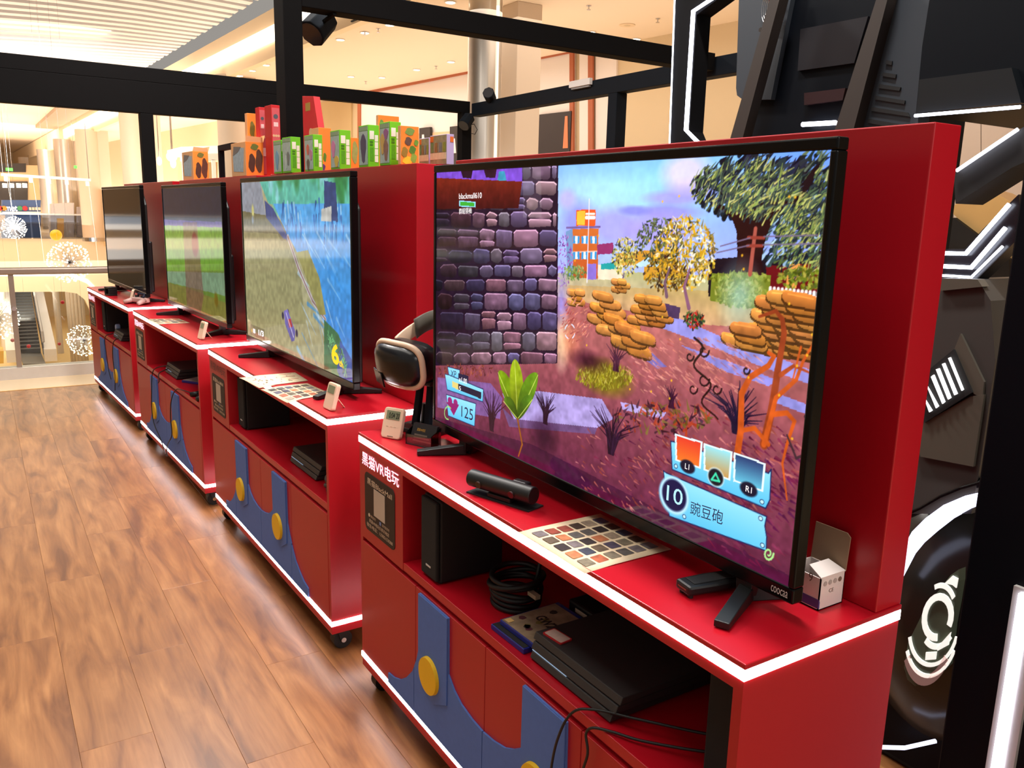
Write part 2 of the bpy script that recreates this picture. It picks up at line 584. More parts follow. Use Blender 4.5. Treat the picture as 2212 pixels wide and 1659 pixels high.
# balustrade across the atrium
RAILM = pm('bronze_grey_rail', (158, 140, 126), .35, metal=.5)
gb = empty('glass_balustrade', (XF + .1, 0, -.05))
for k in range(12):
    y0 = -20 + k * 2.1
    MB().box(-.01, .01, y0 + .02, y0 + 2.06, .05, 1.0).build('glass_pane', glass_mat('hazy_glass', (205, 212, 222), .06), gb)
MB().box(-.04, .04, -20, 5.2, 1.0, 1.06).build('handrail', SATIN, gb)
tag(gb, 'long glass balustrade on the far balcony across the atrium', 'balustrade')

XB = -6.15
nb = empty('glass_balustrade', (XB, 0, -.05))
for k in range(9):
    y0 = -13 + k * 1.94 + .06
    MB().box(-.008, .008, y0 + .015, y0 + 1.925, .10, .90).build('glass_pane', GLASS, nb)
for k in range(9):
    yp = at((33, 700), 0, XB)[1] + (k - 6) * 1.94
    MB().box(-.03, .03, yp - .02, yp + .02, 0, .92).build('post', RAILM, nb)
    MB().cyl((.03, yp, .62), (.07, yp, .62), .02, n=10).build('glass_clamp', CHROME, nb)
MB().box(-.05, .05, -13, 3.6, .91, .97).build('handrail', RAILM, nb, bevel=.015)
MB().box(-.07, .07, -13, 3.6, 0, .10).build('base_channel', pm('grey_aluminium', (206, 200, 196), .35, metal=.4), nb)
tag(nb, 'glass balustrade with bronze handrail at the end of the platform', 'balustrade')


# ------------------------------------------------------------------ game cabinets
SIGNW = pm('lit_sign_white', (255, 236, 246), .5, emit=1.7, ecol=(255, 218, 242), var=0)
SIGND = pm('unlit_sign_red', (96, 22, 30), .5, var=0)
STICK = pm('black_sticker', (30, 22, 20), .6, var=.05)
PRINT = pm('cream_print', (228, 206, 178), .6, var=.02)
QRBLANK = pm('blank_print_panel', (196, 180, 162), .6, var=.03)
SOCKET = pm('putty_plastic', (196, 170, 146), .6, var=.03)
TOPC = [(.21, .155), (.25, .160), (.291, .175), (.335, .205), (.374, .245), (.400, .295), (.413, .335), (.415, .4935),
        (.577, .4935), (.579, .340), (.61, .312), (.647, .294), (.70, .284), (.75, .281), (.80, .286), (.85, .298), (.885, .316), (.919, .340), (.921, .4935),
        (1.077, .4935), (1.081, .335), (1.10, .295), (1.132, .248), (1.16, .215), (1.195, .193), (1.24, .170), (1.289, .158)]


def topz(u):
    for (a, za), (b, zb) in zip(TOPC, TOPC[1:]):
        if a <= u <= b:
            return za + (zb - za) * (u - a) / (b - a)


DOORS = [(.020, .382), (.384, .751), (.753, 1.119), (1.121, 1.481)]


def make_cabinet(lit, backmat):
    c = empty('game_cabinet')
    body = MB()
    body.box(0, .302, 0, .39, .512, .806)                 # sign block
    body.box(1.481, 1.5, 0, .39, .512, .806)              # right side
    body.box(.302, 1.481, 0, .05, .786, .806)             # header
    body.box(.302, 1.481, .05, .375, .80, .806)
    body.box(0, .0185, 0, .012, .122, .512)
    body.box(1.4825, 1.5, 0, .012, .122, .512)
    body.box(0, 1.5, .012, .39, .104, .512)
    body.build('body', REDF, c)
    MB().box(.302, 1.481, .36, .375, .535, .80).build('back_panel', backmat, c)
    MB().box(.302, 1.481, .001, .36, .512, .535).build('shelf', RED, c, bevel=.0015)
    MB().box(-.003, 1.503, -.003, .39, .826, .836).build('counter_top', RED, c, bevel=.002)
    MB().box(0, 1.5, 0, .39, .075, .104).build('plinth', REDF, c, bevel=.0015)
    s = MB()
    s.box(-.002, 1.502, -.002, .008, .807, .825)
    s.box(1.492, 1.502, .008, .39, .807, .825)
    s.box(-.002, .008, .008, .39, .807, .825)
    s.build('led_strip', LED, c)
    s = MB()
    s.box(-.002, 1.502, -.002, .008, .105, .121)
    s.box(1.492, 1.502, .008, .39, .105, .121)
    s.box(-.002, .008, .008, .39, .105, .121)
    s.build('led_strip', LED, c)
    MB().box(.008, 1.492, .008, .39, .807, .825).build('strip_backing', REDF, c)
    for a, b in DOORS:
        d = MB().box(a, b, -.001, .012, .124, .499).build('door', REDF, c, bevel=.0012)
        us = sorted({a + .0005, b - .0005} | {u for u, _ in TOPC if a < u < b} | {x for x in (.211, 1.288) if a < x < b})
        us = [u for u in us if TOPC[0][0] <= u <= TOPC[-1][0]]
        if len(us) > 1:
            poly = [(us[0], .125)] + [(us[-1], .125)] + [(u, topz(u)) for u in reversed(us)]
            MB().prism(poly, -.006, -.001).build('blue_panel', BLUE, d)
    for a, b, sl in ((.415, .577, 1), (.921, 1.077, 1)):
        MB().prism([(a, .4935), (b, .4935), (b, .252), (a + .09, .216), (a, .235)], -.0095, -.0062).build('blue_strap', BLUE, c, bevel=.001)
    for u in (.487, .985):
        MB().cyl((u, -.0096, .291), (u, -.019, .291), .051, .0495, n=40).build('yellow_button', YELLOW, c)
    b = MB().box(0, 1.5, .318, .39, .836, 1.636).build('back_board', RED, c, bevel=.002)
    for u in (.045, 1.455):
        for v in (.05, .34):
            w_ = MB().cyl((u - .018, v, .033), (u + .018, v, .033), .033, n=24)
            w_.box(u - .026, u + .026, v - .026, v + .026, .066, .075)
            w_.prism([(v - .02, .07), (v + .02, .07), (v + .008, .026), (v - .008, .026)], u - .024, u - .019, lambda p, q, d: (d, p, q))
            w_.prism([(v - .02, .07), (v + .02, .07), (v + .008, .026), (v - .008, .026)], u + .019, u + .024, lambda p, q, d: (d, p, q))
            cs = w_.build('caster', RUBBER, c)
            MB().cyl((u - .026, v, .033), (u + .026, v, .033), .009, n=12).build('hub', CHROME, cs)
    text('sign_letters', '黑猫VR电玩', SIGNW if lit else SIGND, c, (.022, 0, .744), (.258, 0, 0), (0, 0, .040), .0015, outline=.004)
    st = MB().prism(rrect(.040, .252, .548, .727, .018), -.0014, 0).build('sticker', STICK, c)
    text('sticker_title', '黑猫BlackMall', PRINT, st, (.060, -.0014, .693), (.175, 0, 0), (0, 0, .020), .0004, outline=.003)
    MB().box(.108, .186, -.0022, -.0014, .608, .690).build('blank_panel', QRBLANK, st)
    text('sticker_line', '微信支付', PRINT, st, (.082, -.0014, .5935), (.038, 0, 0), (0, 0, .0085), .0004)
    MB().cyl((.072, -.0014, .598), (.072, -.0021, .598), .0055, n=14).build('round_mark', PRINT, st)
    MB().box(.148, .158, -.0021, -.0014, .5925, .602).build('square_mark', pm('print_blue', (120, 140, 190), .6), st)
    text('sticker_line', '支付宝支付', PRINT, st, (.166, -.0014, .5935), (.05, 0, 0), (0, 0, .0085), .0004)
    text('sticker_line', '黑猫VR电玩乐享天地店', PRINT, st, (.072, -.0014, .5765), (.142, 0, 0), (0, 0, .0115), .0004)
    text('sticker_line', '微信/电话：13305153588', PRINT, st, (.054, -.0014, .5595), (.184, 0, 0), (0, 0, .0125), .0004)
    return c


LABS = ['nearest red game cabinet with glowing sign and white LED edges', 'second red game cabinet, its sign letters unlit dark red',
        'third red game cabinet, thin black cables hanging over its doors', 'farthest red game cabinet beside the glass balustrade']
cabs = []
for i, (ox, oy, a) in enumerate(CABS):
    c = make_cabinet(i != 1, BLACKM if i in (0, 1, 3) else REDF)
    c.location = (ox, oy, 0)
    c.rotation_euler = (0, 0, a)
    tag(c, LABS[i], 'cabinet', 'row of red game cabinets')
    cabs.append(c)


def cab_thing(name, i, loc, label, cat, rz=0.0, group=None):
    e = empty(name, tuple(cab_pt(i, loc)), CABS[i][2] + rz)
    tag(e, label, cat, group)
    return e


# ------------------------------------------------------------------ screens: picture painted cell by cell
def fnoise(h, w, cells, seed=0):
    r = np.random.default_rng(seed)
    g_ = r.random((cells + 2, int(cells * w / h) + 3))
    yy = np.linspace(0, cells, h)[:, None]
    xx = np.linspace(0, cells * w / h, w)[None, :]
    y0, x0 = yy.astype(int), xx.astype(int)
    fy, fx = yy - y0, xx - x0
    fy, fx = fy * fy * (3 - 2 * fy), fx * fx * (3 - 2 * fx)
    return (g_[y0, x0] * (1 - fy) * (1 - fx) + g_[y0, x0 + 1] * (1 - fy) * fx + g_[y0 + 1, x0] * fy * (1 - fx) + g_[y0 + 1, x0 + 1] * fy * fx)


class Canvas:
    """raster in screen space; coordinates come through self.m (a mapping to 0..1, 0..1 with v up)"""

    def __init__(s, W, H, mapping):
        s.W, s.H, s.m = W, H, mapping
        s.a = np.zeros((H, W, 3))
        s.YY, s.XX = np.mgrid[0:H, 0:W]

    def c(s, p):
        u, v = s.m(p)
        return np.array([u * (s.W - 1), v * (s.H - 1)])

    def _bb(s, P, pad=0):
        x0, y0 = np.floor(P.min(0) - pad).astype(int)
        x1, y1 = np.ceil(P.max(0) + pad).astype(int) + 1
        return max(0, x0), min(s.W, x1), max(0, y0), min(s.H, y1)

    def blend(s, sl, mask, col, al=1.0):
        m = (mask * al)[..., None]
        s.a[sl] = s.a[sl] * (1 - m) + np.array(col, float) / 255 * m if np.ndim(col) == 1 else s.a[sl] * (1 - m) + col * m

    def poly(s, pts, col, al=1.0, col2=None, raw=False):
        P = np.array(pts, float) if raw else np.array([s.c(p) for p in pts])
        x0, x1, y0, y1 = s._bb(P)
        if x1 <= x0 or y1 <= y0:
            return
        X, Y = s.XX[y0:y1, x0:x1], s.YY[y0:y1, x0:x1]
        ins = np.zeros(X.shape, bool)
        n = len(P)
        for i in range(n):
            (ax, ay), (bx, by) = P[i], P[(i + 1) % n]
            if ay == by:
                continue
            cnd = (ay > Y) != (by > Y)
            ins ^= cnd & (X < (bx - ax) * (Y - ay) / (by - ay) + ax)
        sl = np.s_[y0:y1, x0:x1]
        if col2 is None:
            s.blend(sl, ins.astype(float), col, al)
        else:
            t = ((Y - P[:, 1].min()) / max(1e-6, np.ptp(P[:, 1])))[..., None]
            s.blend(sl, ins.astype(float), (np.array(col2) * (1 - t) + np.array(col) * t) / 255, al)

    def ell(s, p, rx, ry, col, al=1.0, soft=.0):
        """radii in canvas cells"""
        c = s.c(p)
        P = np.array([c - [rx * (1 + soft), ry * (1 + soft)], c + [rx * (1 + soft), ry * (1 + soft)]])
        x0, x1, y0, y1 = s._bb(P)
        if x1 <= x0 or y1 <= y0:
            return
        d = np.hypot((s.XX[y0:y1, x0:x1] - c[0]) / rx, (s.YY[y0:y1, x0:x1] - c[1]) / ry)
        s.blend(np.s_[y0:y1, x0:x1], np.clip((1 + soft - d) / (2 * soft + .08), 0, 1), col, al)

    def line(s, pts, w0, col, w1=None, al=1.0, raw=False):
        P = np.array(pts, float) if raw else np.array([s.c(p) for p in pts])
        w1 = w0 if w1 is None else w1
        n = len(P) - 1
        for i in range(n):
            a, b = P[i], P[i + 1]
            wa, wb = w0 + (w1 - w0) * i / n, w0 + (w1 - w0) * (i + 1) / n
            x0, x1, y0, y1 = s._bb(np.array([a, b]), max(wa, wb) + 1)
            if x1 <= x0 or y1 <= y0:
                continue
            X, Y = s.XX[y0:y1, x0:x1], s.YY[y0:y1, x0:x1]
            d = b - a
            L2 = max(d @ d, 1e-9)
            t = np.clip(((X - a[0]) * d[0] + (Y - a[1]) * d[1]) / L2, 0, 1)
            ds = np.hypot(X - a[0] - t * d[0], Y - a[1] - t * d[1])
            s.blend(np.s_[y0:y1, x0:x1], np.clip(wa + (wb - wa) * t - ds + .5, 0, 1), col, al)

    def mesh(s, name, mat, parent, x0, x1, z0, z1, y):
        W, H = s.W, s.H
        gx, gz = np.meshgrid(np.linspace(x0, x1, W), np.linspace(z0, z1, H))
        co = np.stack([gx, np.full_like(gx, y), gz], -1).reshape(-1, 3)
        idx = np.arange(W * H).reshape(H, W)
        q = np.stack([idx[:-1, :-1], idx[:-1, 1:], idx[1:, 1:], idx[1:, :-1]], -1).reshape(-1, 4)
        me = bpy.data.meshes.new(name)
        me.vertices.add(W * H)
        me.vertices.foreach_set('co', co.reshape(-1))
        me.loops.add(q.size)
        me.loops.foreach_set('vertex_index', q.reshape(-1).astype(np.int32))
        me.polygons.add(len(q))
        me.polygons.foreach_set('loop_start', np.arange(0, q.size, 4, dtype=np.int32))
        me.polygons.foreach_set('loop_total', np.full(len(q), 4, dtype=np.int32))
        me.update(calc_edges=True)
        at_ = me.color_attributes.new('picture', 'FLOAT_COLOR', 'POINT')
        A = np.clip(s.a, 0, 1).reshape(-1, 3)
        A = np.where(A <= .04045, A / 12.92, ((A + .055) / 1.055) ** 2.4)
        at_.data.foreach_set('color', np.concatenate([A, np.ones((len(A), 1))], 1).astype(np.float32).reshape(-1))
        me.materials.append(mat)
        o = bpy.data.objects.new(name, me)
        COL.objects.link(o)
        o.parent = parent
        return o


def screen_mat(name, strength, rough=.06, spec=.5):
    m = bpy.data.materials.new(name)
    m.use_nodes = True
    nt = m.node_tree
    b = nt.nodes['Principled BSDF']
    b.inputs['Base Color'].default_value = (.006, .006, .007, 1)
    b.inputs['Roughness'].default_value = rough
    b.inputs['Specular IOR Level'].default_value = spec
    a = nt.nodes.new('ShaderNodeAttribute')
    a.attribute_name = 'picture'
    nt.links.new(a.outputs['Color'], b.inputs['Emission Color'])
    b.inputs['Emission Strength'].default_value = strength
    return m


def make_tv(i, u0, wd, zb, h, v, label, canvas, strength, spec, foot_l=None, foot_r=None, foot_mat=BLACK):
    t = cab_thing('television', i, (u0, v, .836), label, 'television', group='televisions on the red cabinets')
    z0, z1 = zb - .836, zb - .836 + h
    bz, bt, bb = .013, .019, .027
    fr = MB()
    fr.box(0, wd, 0, .026, z0, z0 + bb)
    fr.box(0, wd, 0, .026, z1 - bt, z1)
    fr.box(0, bz, 0, .026, z0 + bb, z1 - bt)
    fr.box(wd - bz, wd, 0, .026, z0 + bb, z1 - bt)
    fr.build('bezel', BLACKG, t, bevel=.003)
    canvas.mesh('screen', screen_mat('screen_picture', strength, spec=spec), t, bz, wd - bz, z0 + bb, z1 - bt, .003)
    MB().box(bz, wd - bz, .006, .024, z0 + bb, z1 - bt).build('backing', BLACK, t)
    MB().prism([(.02, z0 + .02), (wd - .02, z0 + .02), (wd - .02, z1 - .12), (wd - .10, z1 - .04), (.10, z1 - .04), (.02, z1 - .12)], .026, .045).build('back_shell', BLACK, t, bevel=.006)
    MB().box(.12, wd - .12, .045, .085, z0 + .02, z0 + .36).build('rear_housing', BLACK, t, bevel=.01)
    for (fx, side) in ((foot_l or .16, -1), (foot_r or wd - .13, 1)):
        f = MB()
        f.prism([(fx - .02, z0 + .03), (fx + .02, z0 + .03), (fx + .016, .012), (fx - .016, .012)], .004, .03)
        for ty in (-.105, .145):
            tipx = fx + side * .055
            a, b = np.array([fx, .016]), np.array([tipx, ty])
            d = (b - a) / np.linalg.norm(b - a)
            nrm = np.array([-d[1], d[0]]) * .013
            q = [a + nrm, b + nrm, b - nrm, a - nrm]
            vs = [(p[0], p[1], .002) for p in q] + [(q[0][0], q[0][1], .03), (q[1][0], q[1][1], .014), (q[2][0], q[2][1], .014), (q[3][0], q[3][1], .03)]
            f.add(vs, [(0, 3, 2, 1), (4, 5, 6, 7), (0, 1, 5, 4), (1, 2, 6, 5), (2, 3, 7, 6), (3, 0, 4, 7)])
            f.box(b[0] - .008 - d[0] * .02, b[0] + .008 - d[0] * .02, b[1] - .008 - d[1] * .02, b[1] + .008 - d[1] * .02, 0, .003)
        f.build('foot', foot_mat, t, bevel=.003)
    return t

# ---- picture 1: garden ruin with stone wall, trees and sandbags
T1 = dict(u0=.183, wd=1.276, zb=.874, h=.733, v=.15)


def tvmap(i, T):
    def f(p):
        q = on_cab(i, p, T['v'] + .003)
        return ((q[0] - T['u0'] - .013) / (T['wd'] - .026), (q[2] - T['zb'] - .027) / (T['h'] - .046))
    return f


cv = Canvas(880, 475, tvmap(0, T1))
R = random.Random(3)
U = R.uniform


def jit(c, a=14):
    k = U(-a, a)
    return [max(0, min(255, x + k + U(-a * .4, a * .4))) for x in c]


cv.a[:] = np.array([120, 62, 76]) / 255.
# sky
cv.poly([(1195, 300), (1830, 280), (1830, 660), (1195, 660)], (96, 150, 240), col2=(186, 176, 246))
cv.ell((1335, 400), 150, 75, (196, 236, 255), .9, soft=.9)
cv.ell((1420, 370), 120, 40, (150, 214, 252), .8, soft=.9)
cv.ell((1320, 330), 130, 22, (96, 150, 232), .6, soft=.9)
for (x, y_, rx, ry, c) in [(1500, 405, 46, 11, (156, 142, 226)), (1455, 428, 52, 9, (166, 156, 232)), (1440, 458, 58, 9, (150, 144, 230)), (1480, 372, 40, 22, (222, 206, 250)),
                           (1250, 480, 40, 30, (150, 146, 236)), (1330, 490, 60, 26, (168, 160, 242)), (1420, 500, 60, 24, (170, 152, 236)), (1225, 430, 22, 14, (186, 176, 240)), (1370, 455, 30, 6, (140, 140, 226))]:
    cv.ell((x, y_), rx, ry, c, .85, soft=.35)
# ground sweep
cv.poly([(1200, 615), (1830, 640), (1830, 1330), (940, 960), (940, 760), (1200, 780)], (196, 122, 112), col2=(84, 32, 66))
cv.poly([(940, 900), (1150, 960), (1400, 1090), (1720, 1250), (1720, 1340), (940, 960)], (72, 28, 62), .75)
nz = fnoise(cv.H, cv.W, 42, 5) * .6 + fnoise(cv.H, cv.W, 90, 6) * .4
# far garden band
cv.poly([(1200, 590), (1400, 588), (1600, 600), (1830, 610), (1830, 720), (1500, 700), (1200, 640)], (176, 176, 96), .8, col2=(210, 176, 130))
cv.poly([(1395, 540), (1450, 545), (1480, 600), (1390, 600)], (205, 150, 60))
cv.poly([(1330, 548), (1400, 540), (1400, 572), (1330, 575)], (206, 150, 60))
# building with billboard, blue shutters
cv.poly([(1236, 495), (1293, 493), (1291, 602), (1237, 600)], (206, 116, 60), col2=(190, 92, 50))
cv.poly([(1222, 500), (1237, 494), (1238, 600), (1226, 598)], (120, 150, 190))
cv.line([(1224, 492), (1296, 490)], 1.5, (120, 100, 150))
cv.line([(1237, 545), (1292, 543)], 1, (230, 190, 170))
for yy in (518, 552):
    for xx in (1245, 1263, 1282):
        cv.poly([(xx - 7, yy - 8), (xx + 7, yy - 8), (xx + 7, yy + 8), (xx - 7, yy + 8)], (70, 150, 205))
        cv.poly([(xx - 2.4, yy - 8), (xx + 2.4, yy - 8), (xx + 2.4, yy + 8), (xx - 2.4, yy + 8)], (240, 236, 226))
cv.poly([(1245, 453), (1287, 453), (1286, 488), (1244, 488)], (220, 96, 50))
cv.poly([(1246, 456), (1264, 456), (1263, 486), (1246, 486)], (232, 184, 70))
cv.line([(1266, 462), (1284, 462)], 1.4, (250, 240, 220))
cv.line([(1266, 470), (1284, 470)], 2.4, (240, 236, 240))
cv.poly([(1268, 570), (1288, 570), (1288, 604), (1268, 604)], (140, 116, 200))
cv.poly([(1292, 572), (1345, 572), (1345, 604), (1292, 604)], (238, 216, 190))
cv.poly([(1298, 570), (1330, 566), (1332, 582), (1298, 582)], (50, 160, 160))
cv.line([(1273, 430), (1268, 610)], .9, (228, 220, 236))
cv.poly([(1365, 576), (1400, 556), (1430, 576)], (186, 216, 244))
cv.poly([(1290, 528), (1325, 524), (1325, 548), (1290, 550)], (150, 60, 110))
# dark grove and hedges on the right
cv.poly([(1530, 560), (1800, 540), (1800, 640), (1530, 640)], (40, 28, 40))
cv.poly([(1655, 575), (1800, 565), (1800, 632), (1655, 632)], (110, 26, 34))
cv.poly([(1705, 570), (1728, 570), (1720, 622), (1696, 622)], (220, 150, 80))


def leaves(cx, cy, rx, ry, n, cols, ln, wd_, ang=(20, 80), al=1.0):
    for _ in range(n):
        r, t = math.sqrt(R.random()), U(0, 2 * math.pi)
        x, y__ = cx + rx * r * math.cos(t), cy + ry * r * math.sin(t)
        a = math.radians(U(*ang))
        c0 = cv.c((x, y__))
        L = U(.5, 1.2) * ln
        cv.line([c0 - np.array([math.cos(a), math.sin(a)]) * L / 2, c0 + np.array([math.cos(a), math.sin(a)]) * L / 2], wd_ * U(.6, 1.2), jit(R.choice(cols)), .3, al, raw=True)


# big dark-trunked tree
leaves(1640, 400, 135, 72, 300, [(34, 42, 58), (26, 32, 46), (46, 56, 62)], 16, 3.6)
leaves(1700, 480, 100, 90, 280, [(44, 60, 70), (32, 42, 54), (70, 92, 92), (160, 190, 214)], 12, 2.4)
leaves(1760, 420, 45, 100, 170, [(46, 56, 58), (90, 104, 80), (32, 40, 54)], 12, 2.4)
cv.poly([(1545, 445), (1580, 470), (1591, 500), (1593, 560), (1584, 600), (1652, 600), (1645, 560), (1655, 510), (1676, 465), (1700, 440), (1740, 400), (1700, 420), (1640, 440), (1600, 440)], (48, 20, 26))
cv.poly([(1700, 440), (1760, 360), (1775, 350), (1730, 440)], (36, 20, 32))
leaves(1610, 402, 118, 58, 430, [(140, 152, 84), (176, 176, 104), (84, 100, 74), (52, 62, 64), (104, 118, 84), (60, 70, 80)], 13, 1.25, (15, 85))
leaves(1660, 438, 92, 36, 230, [(186, 186, 112), (146, 158, 90), (76, 96, 78), (44, 56, 62)], 13, 1.25, (15, 85))
leaves(1730, 530, 60, 70, 240, [(100, 120, 66), (140, 150, 80), (52, 68, 66), (176, 178, 106), (40, 52, 60)], 11, 1.2, (15, 85))
leaves(1775, 480, 24, 120, 160, [(116, 130, 80), (76, 94, 72), (170, 176, 106), (40, 50, 60)], 11, 1.3, (15, 85))
# yellow autumn tree and its neighbours
leaves(1425, 520, 50, 50, 260, [(66, 76, 66), (96, 104, 70), (120, 128, 84), (60, 64, 60)], 7, 1.6, (0, 180))
leaves(1480, 545, 66, 80, 560, [(206, 160, 40), (190, 146, 52), (150, 130, 60), (226, 186, 70), (96, 86, 50), (240, 226, 190)], 8, 1.6, (0, 180))
leaves(1440, 590, 50, 40, 200, [(190, 140, 40), (120, 96, 44), (70, 52, 44)], 7, 1.5, (0, 180))
leaves(1350, 555, 28, 44, 230, [(150, 150, 70), (196, 180, 90), (70, 66, 60), (226, 206, 130)], 6, 1.3, (0, 180))
leaves(1218, 560, 18, 60, 110, [(150, 60, 150), (110, 50, 130), (190, 120, 190)], 4, 1.0, (0, 180))
cv.line([(1488, 665), (1478, 620), (1490, 580)], 3.2, (140, 96, 120), 1.5)
cv.line([(1440, 640), (1436, 610), (1446, 580)], 3.0, (120, 90, 106), 1.5)
cv.line([(1340, 625), (1348, 590)], 2, (110, 90, 130), 1)
leaves(1240, 588, 26, 16, 120, [(130, 150, 84), (156, 170, 110), (100, 122, 80)], 5, 1.5, (0, 180))
# square hedge
cv.poly([(1538, 590), (1665, 595), (1660, 672), (1534, 650)], (120, 128, 48))
leaves(1600, 600, 64, 12, 140, [(160, 164, 70), (110, 116, 44), (140, 150, 60)], 6, 2, (0, 180))
leaves(1600, 632, 58, 30, 200, [(150, 152, 60), (116, 124, 50), (176, 176, 90)], 5, 2, (0, 180))
cv.ell((1598, 640), 24, 30, (150, 186, 180), .7, soft=.7)
leaves(1735, 600, 55, 22, 150, [(110, 120, 40), (150, 150, 60), (84, 92, 36)], 5, 2, (0, 180))
# picket fence, poles and wires
for k in range(15):
    x = 1664 + k * 8.6
    cv.line([(x, 622 + k * .9), (x - 1, 644 + k * .9)], 2, (240, 226, 222))
cv.line([(1664, 632), (1790, 645)], 1.4, (232, 214, 210))
cv.poly([(1655, 648), (1795, 652), (1790, 690), (1650, 668)], (168, 176, 90), col2=(150, 106, 92))
cv.line([(1632, 494), (1620, 592)], 2.6, (170, 92, 80), 3)
cv.line([(1616, 513), (1650, 514)], 1.8, (150, 70, 60))
cv.line([(1614, 531), (1646, 531)], 1.8, (150, 70, 60))
for a, b_ in (((1556, 532), (1620, 514)), ((1548, 546), (1618, 530)), ((1650, 511), (1765, 508)), ((1648, 529), (1775, 526))):
    cv.line([a, b_], .8, (120, 106, 130))
# paths
cv.poly([(1380, 655), (1440, 676), (1560, 728), (1700, 780), (1770, 806), (1765, 836), (1640, 790), (1500, 735), (1420, 705), (1376, 690)], (150, 146, 214))
cv.poly([(1470, 745), (1600, 790), (1680, 822), (1660, 834), (1560, 800)], (142, 136, 206))
cv.poly([(1340, 705), (1360, 716), (1440, 792), (1420, 796), (1352, 748)], (120, 108, 170))
cv.poly([(1680, 850), (1760, 880), (1755, 900), (1670, 868)], (150, 146, 214))
# moss and lilac slabs
cv.ell((1305, 815), 56, 24, (126, 116, 36), .95, soft=.3)
leaves(1305, 812, 62, 26, 260, [(160, 150, 46), (120, 112, 36), (176, 166, 70)], 7, 1.3, (40, 140))
cv.poly([(1085, 850), (1165, 845), (1300, 862), (1325, 905), (1290, 924), (1110, 905)], (166, 150, 204))
cv.poly([(945, 815), (1060, 828), (1085, 860), (1080, 905), (945, 880)], (126, 92, 146))
cv.poly([(1340, 868), (1440, 890), (1430, 905), (1345, 885)], (170, 154, 206))
cv.poly([(1085, 880), (1110, 905), (1290, 924), (1285, 938), (1100, 922)], (112, 84, 126))


def bag(x, y__, rx, ry, col=(210, 140, 72)):
    c = jit(col, 12)
    c0 = cv.c((x, y__))
    sg = lambda t, e_: math.copysign(abs(t) ** e_, t)
    tl = U(-.12, .02)
    shp = lambda k, oy: [(c0[0] + k * rx * sg(math.cos(t), .55), c0[1] + oy + k * ry * sg(math.sin(t), .75) + tl * rx * math.cos(t)) for t in np.linspace(0, 2 * math.pi, 22, endpoint=False)]
    cv.poly(shp(1.05, -ry * .35), [k * .42 for k in c], .95, raw=True)
    cv.poly(shp(1.0, 0), [min(255, k * 1.16) for k in c], 1, [k * .74 for k in c], raw=True)
    cv.line([(c0[0] - rx * .7, c0[1] + ry * .45 - tl * rx * .5), (c0[0] + rx * .6, c0[1] + ry * .5 + tl * rx * .5)], .7, [min(255, k * 1.35) for k in c], .5, .8, raw=True)


def pile(x0, y0, x1, rows, rx, ry, dx=0.0, slope=0.0):
    for r in range(rows):
        x = x0 + dx * r + (rx * .8 if r % 2 else 0)
        while x < x1 - dx * .4 * r:
            bag(x, y0 - r * ry * 2.1 + (x - x0) * slope, rx, ry)
            x += rx * 1.35


pile(1235, 652, 1262, 3, 13, 5)
pile(1290, 690, 1335, 5, 24, 6.4, 3, .25)
pile(1310, 712, 1380, 3, 24, 7, 8, .45)
pile(1345, 740, 1395, 3, 26, 8, 4, .5)
pile(1372, 690, 1440, 5, 17, 5.6, 4, .12)
pile(1640, 745, 1778, 8, 26, 7.6, 5, .16)
pile(1590, 735, 1640, 3, 24, 7, 10, .25)
pile(1330, 625, 1352, 3, 10, 4)
leaves(1500, 690, 22, 18, 110, [(60, 80, 50), (200, 40, 40), (90, 110, 60), (40, 46, 40)], 6, 1.4, (0, 180))
cv.poly([(1436, 655), (1470, 664), (1466, 690), (1444, 684)], (86, 64, 96))
# smoke and sparks near the wall edge
cv.ell((1212, 655), 14, 36, (150, 150, 236), .75, soft=.8)
cv.ell((1214, 740), 14, 30, (240, 226, 190), .9, soft=.8)
cv.ell((1228, 735), 24, 24, (226, 140, 96), .6, soft=.8)
leaves(1245, 690, 34, 50, 120, [(210, 130, 110), (170, 84, 84), (226, 150, 130)], 8, .9, (10, 60))
cv.ell((1270, 780), 34, 12, (60, 24, 44), .8, soft=.6)
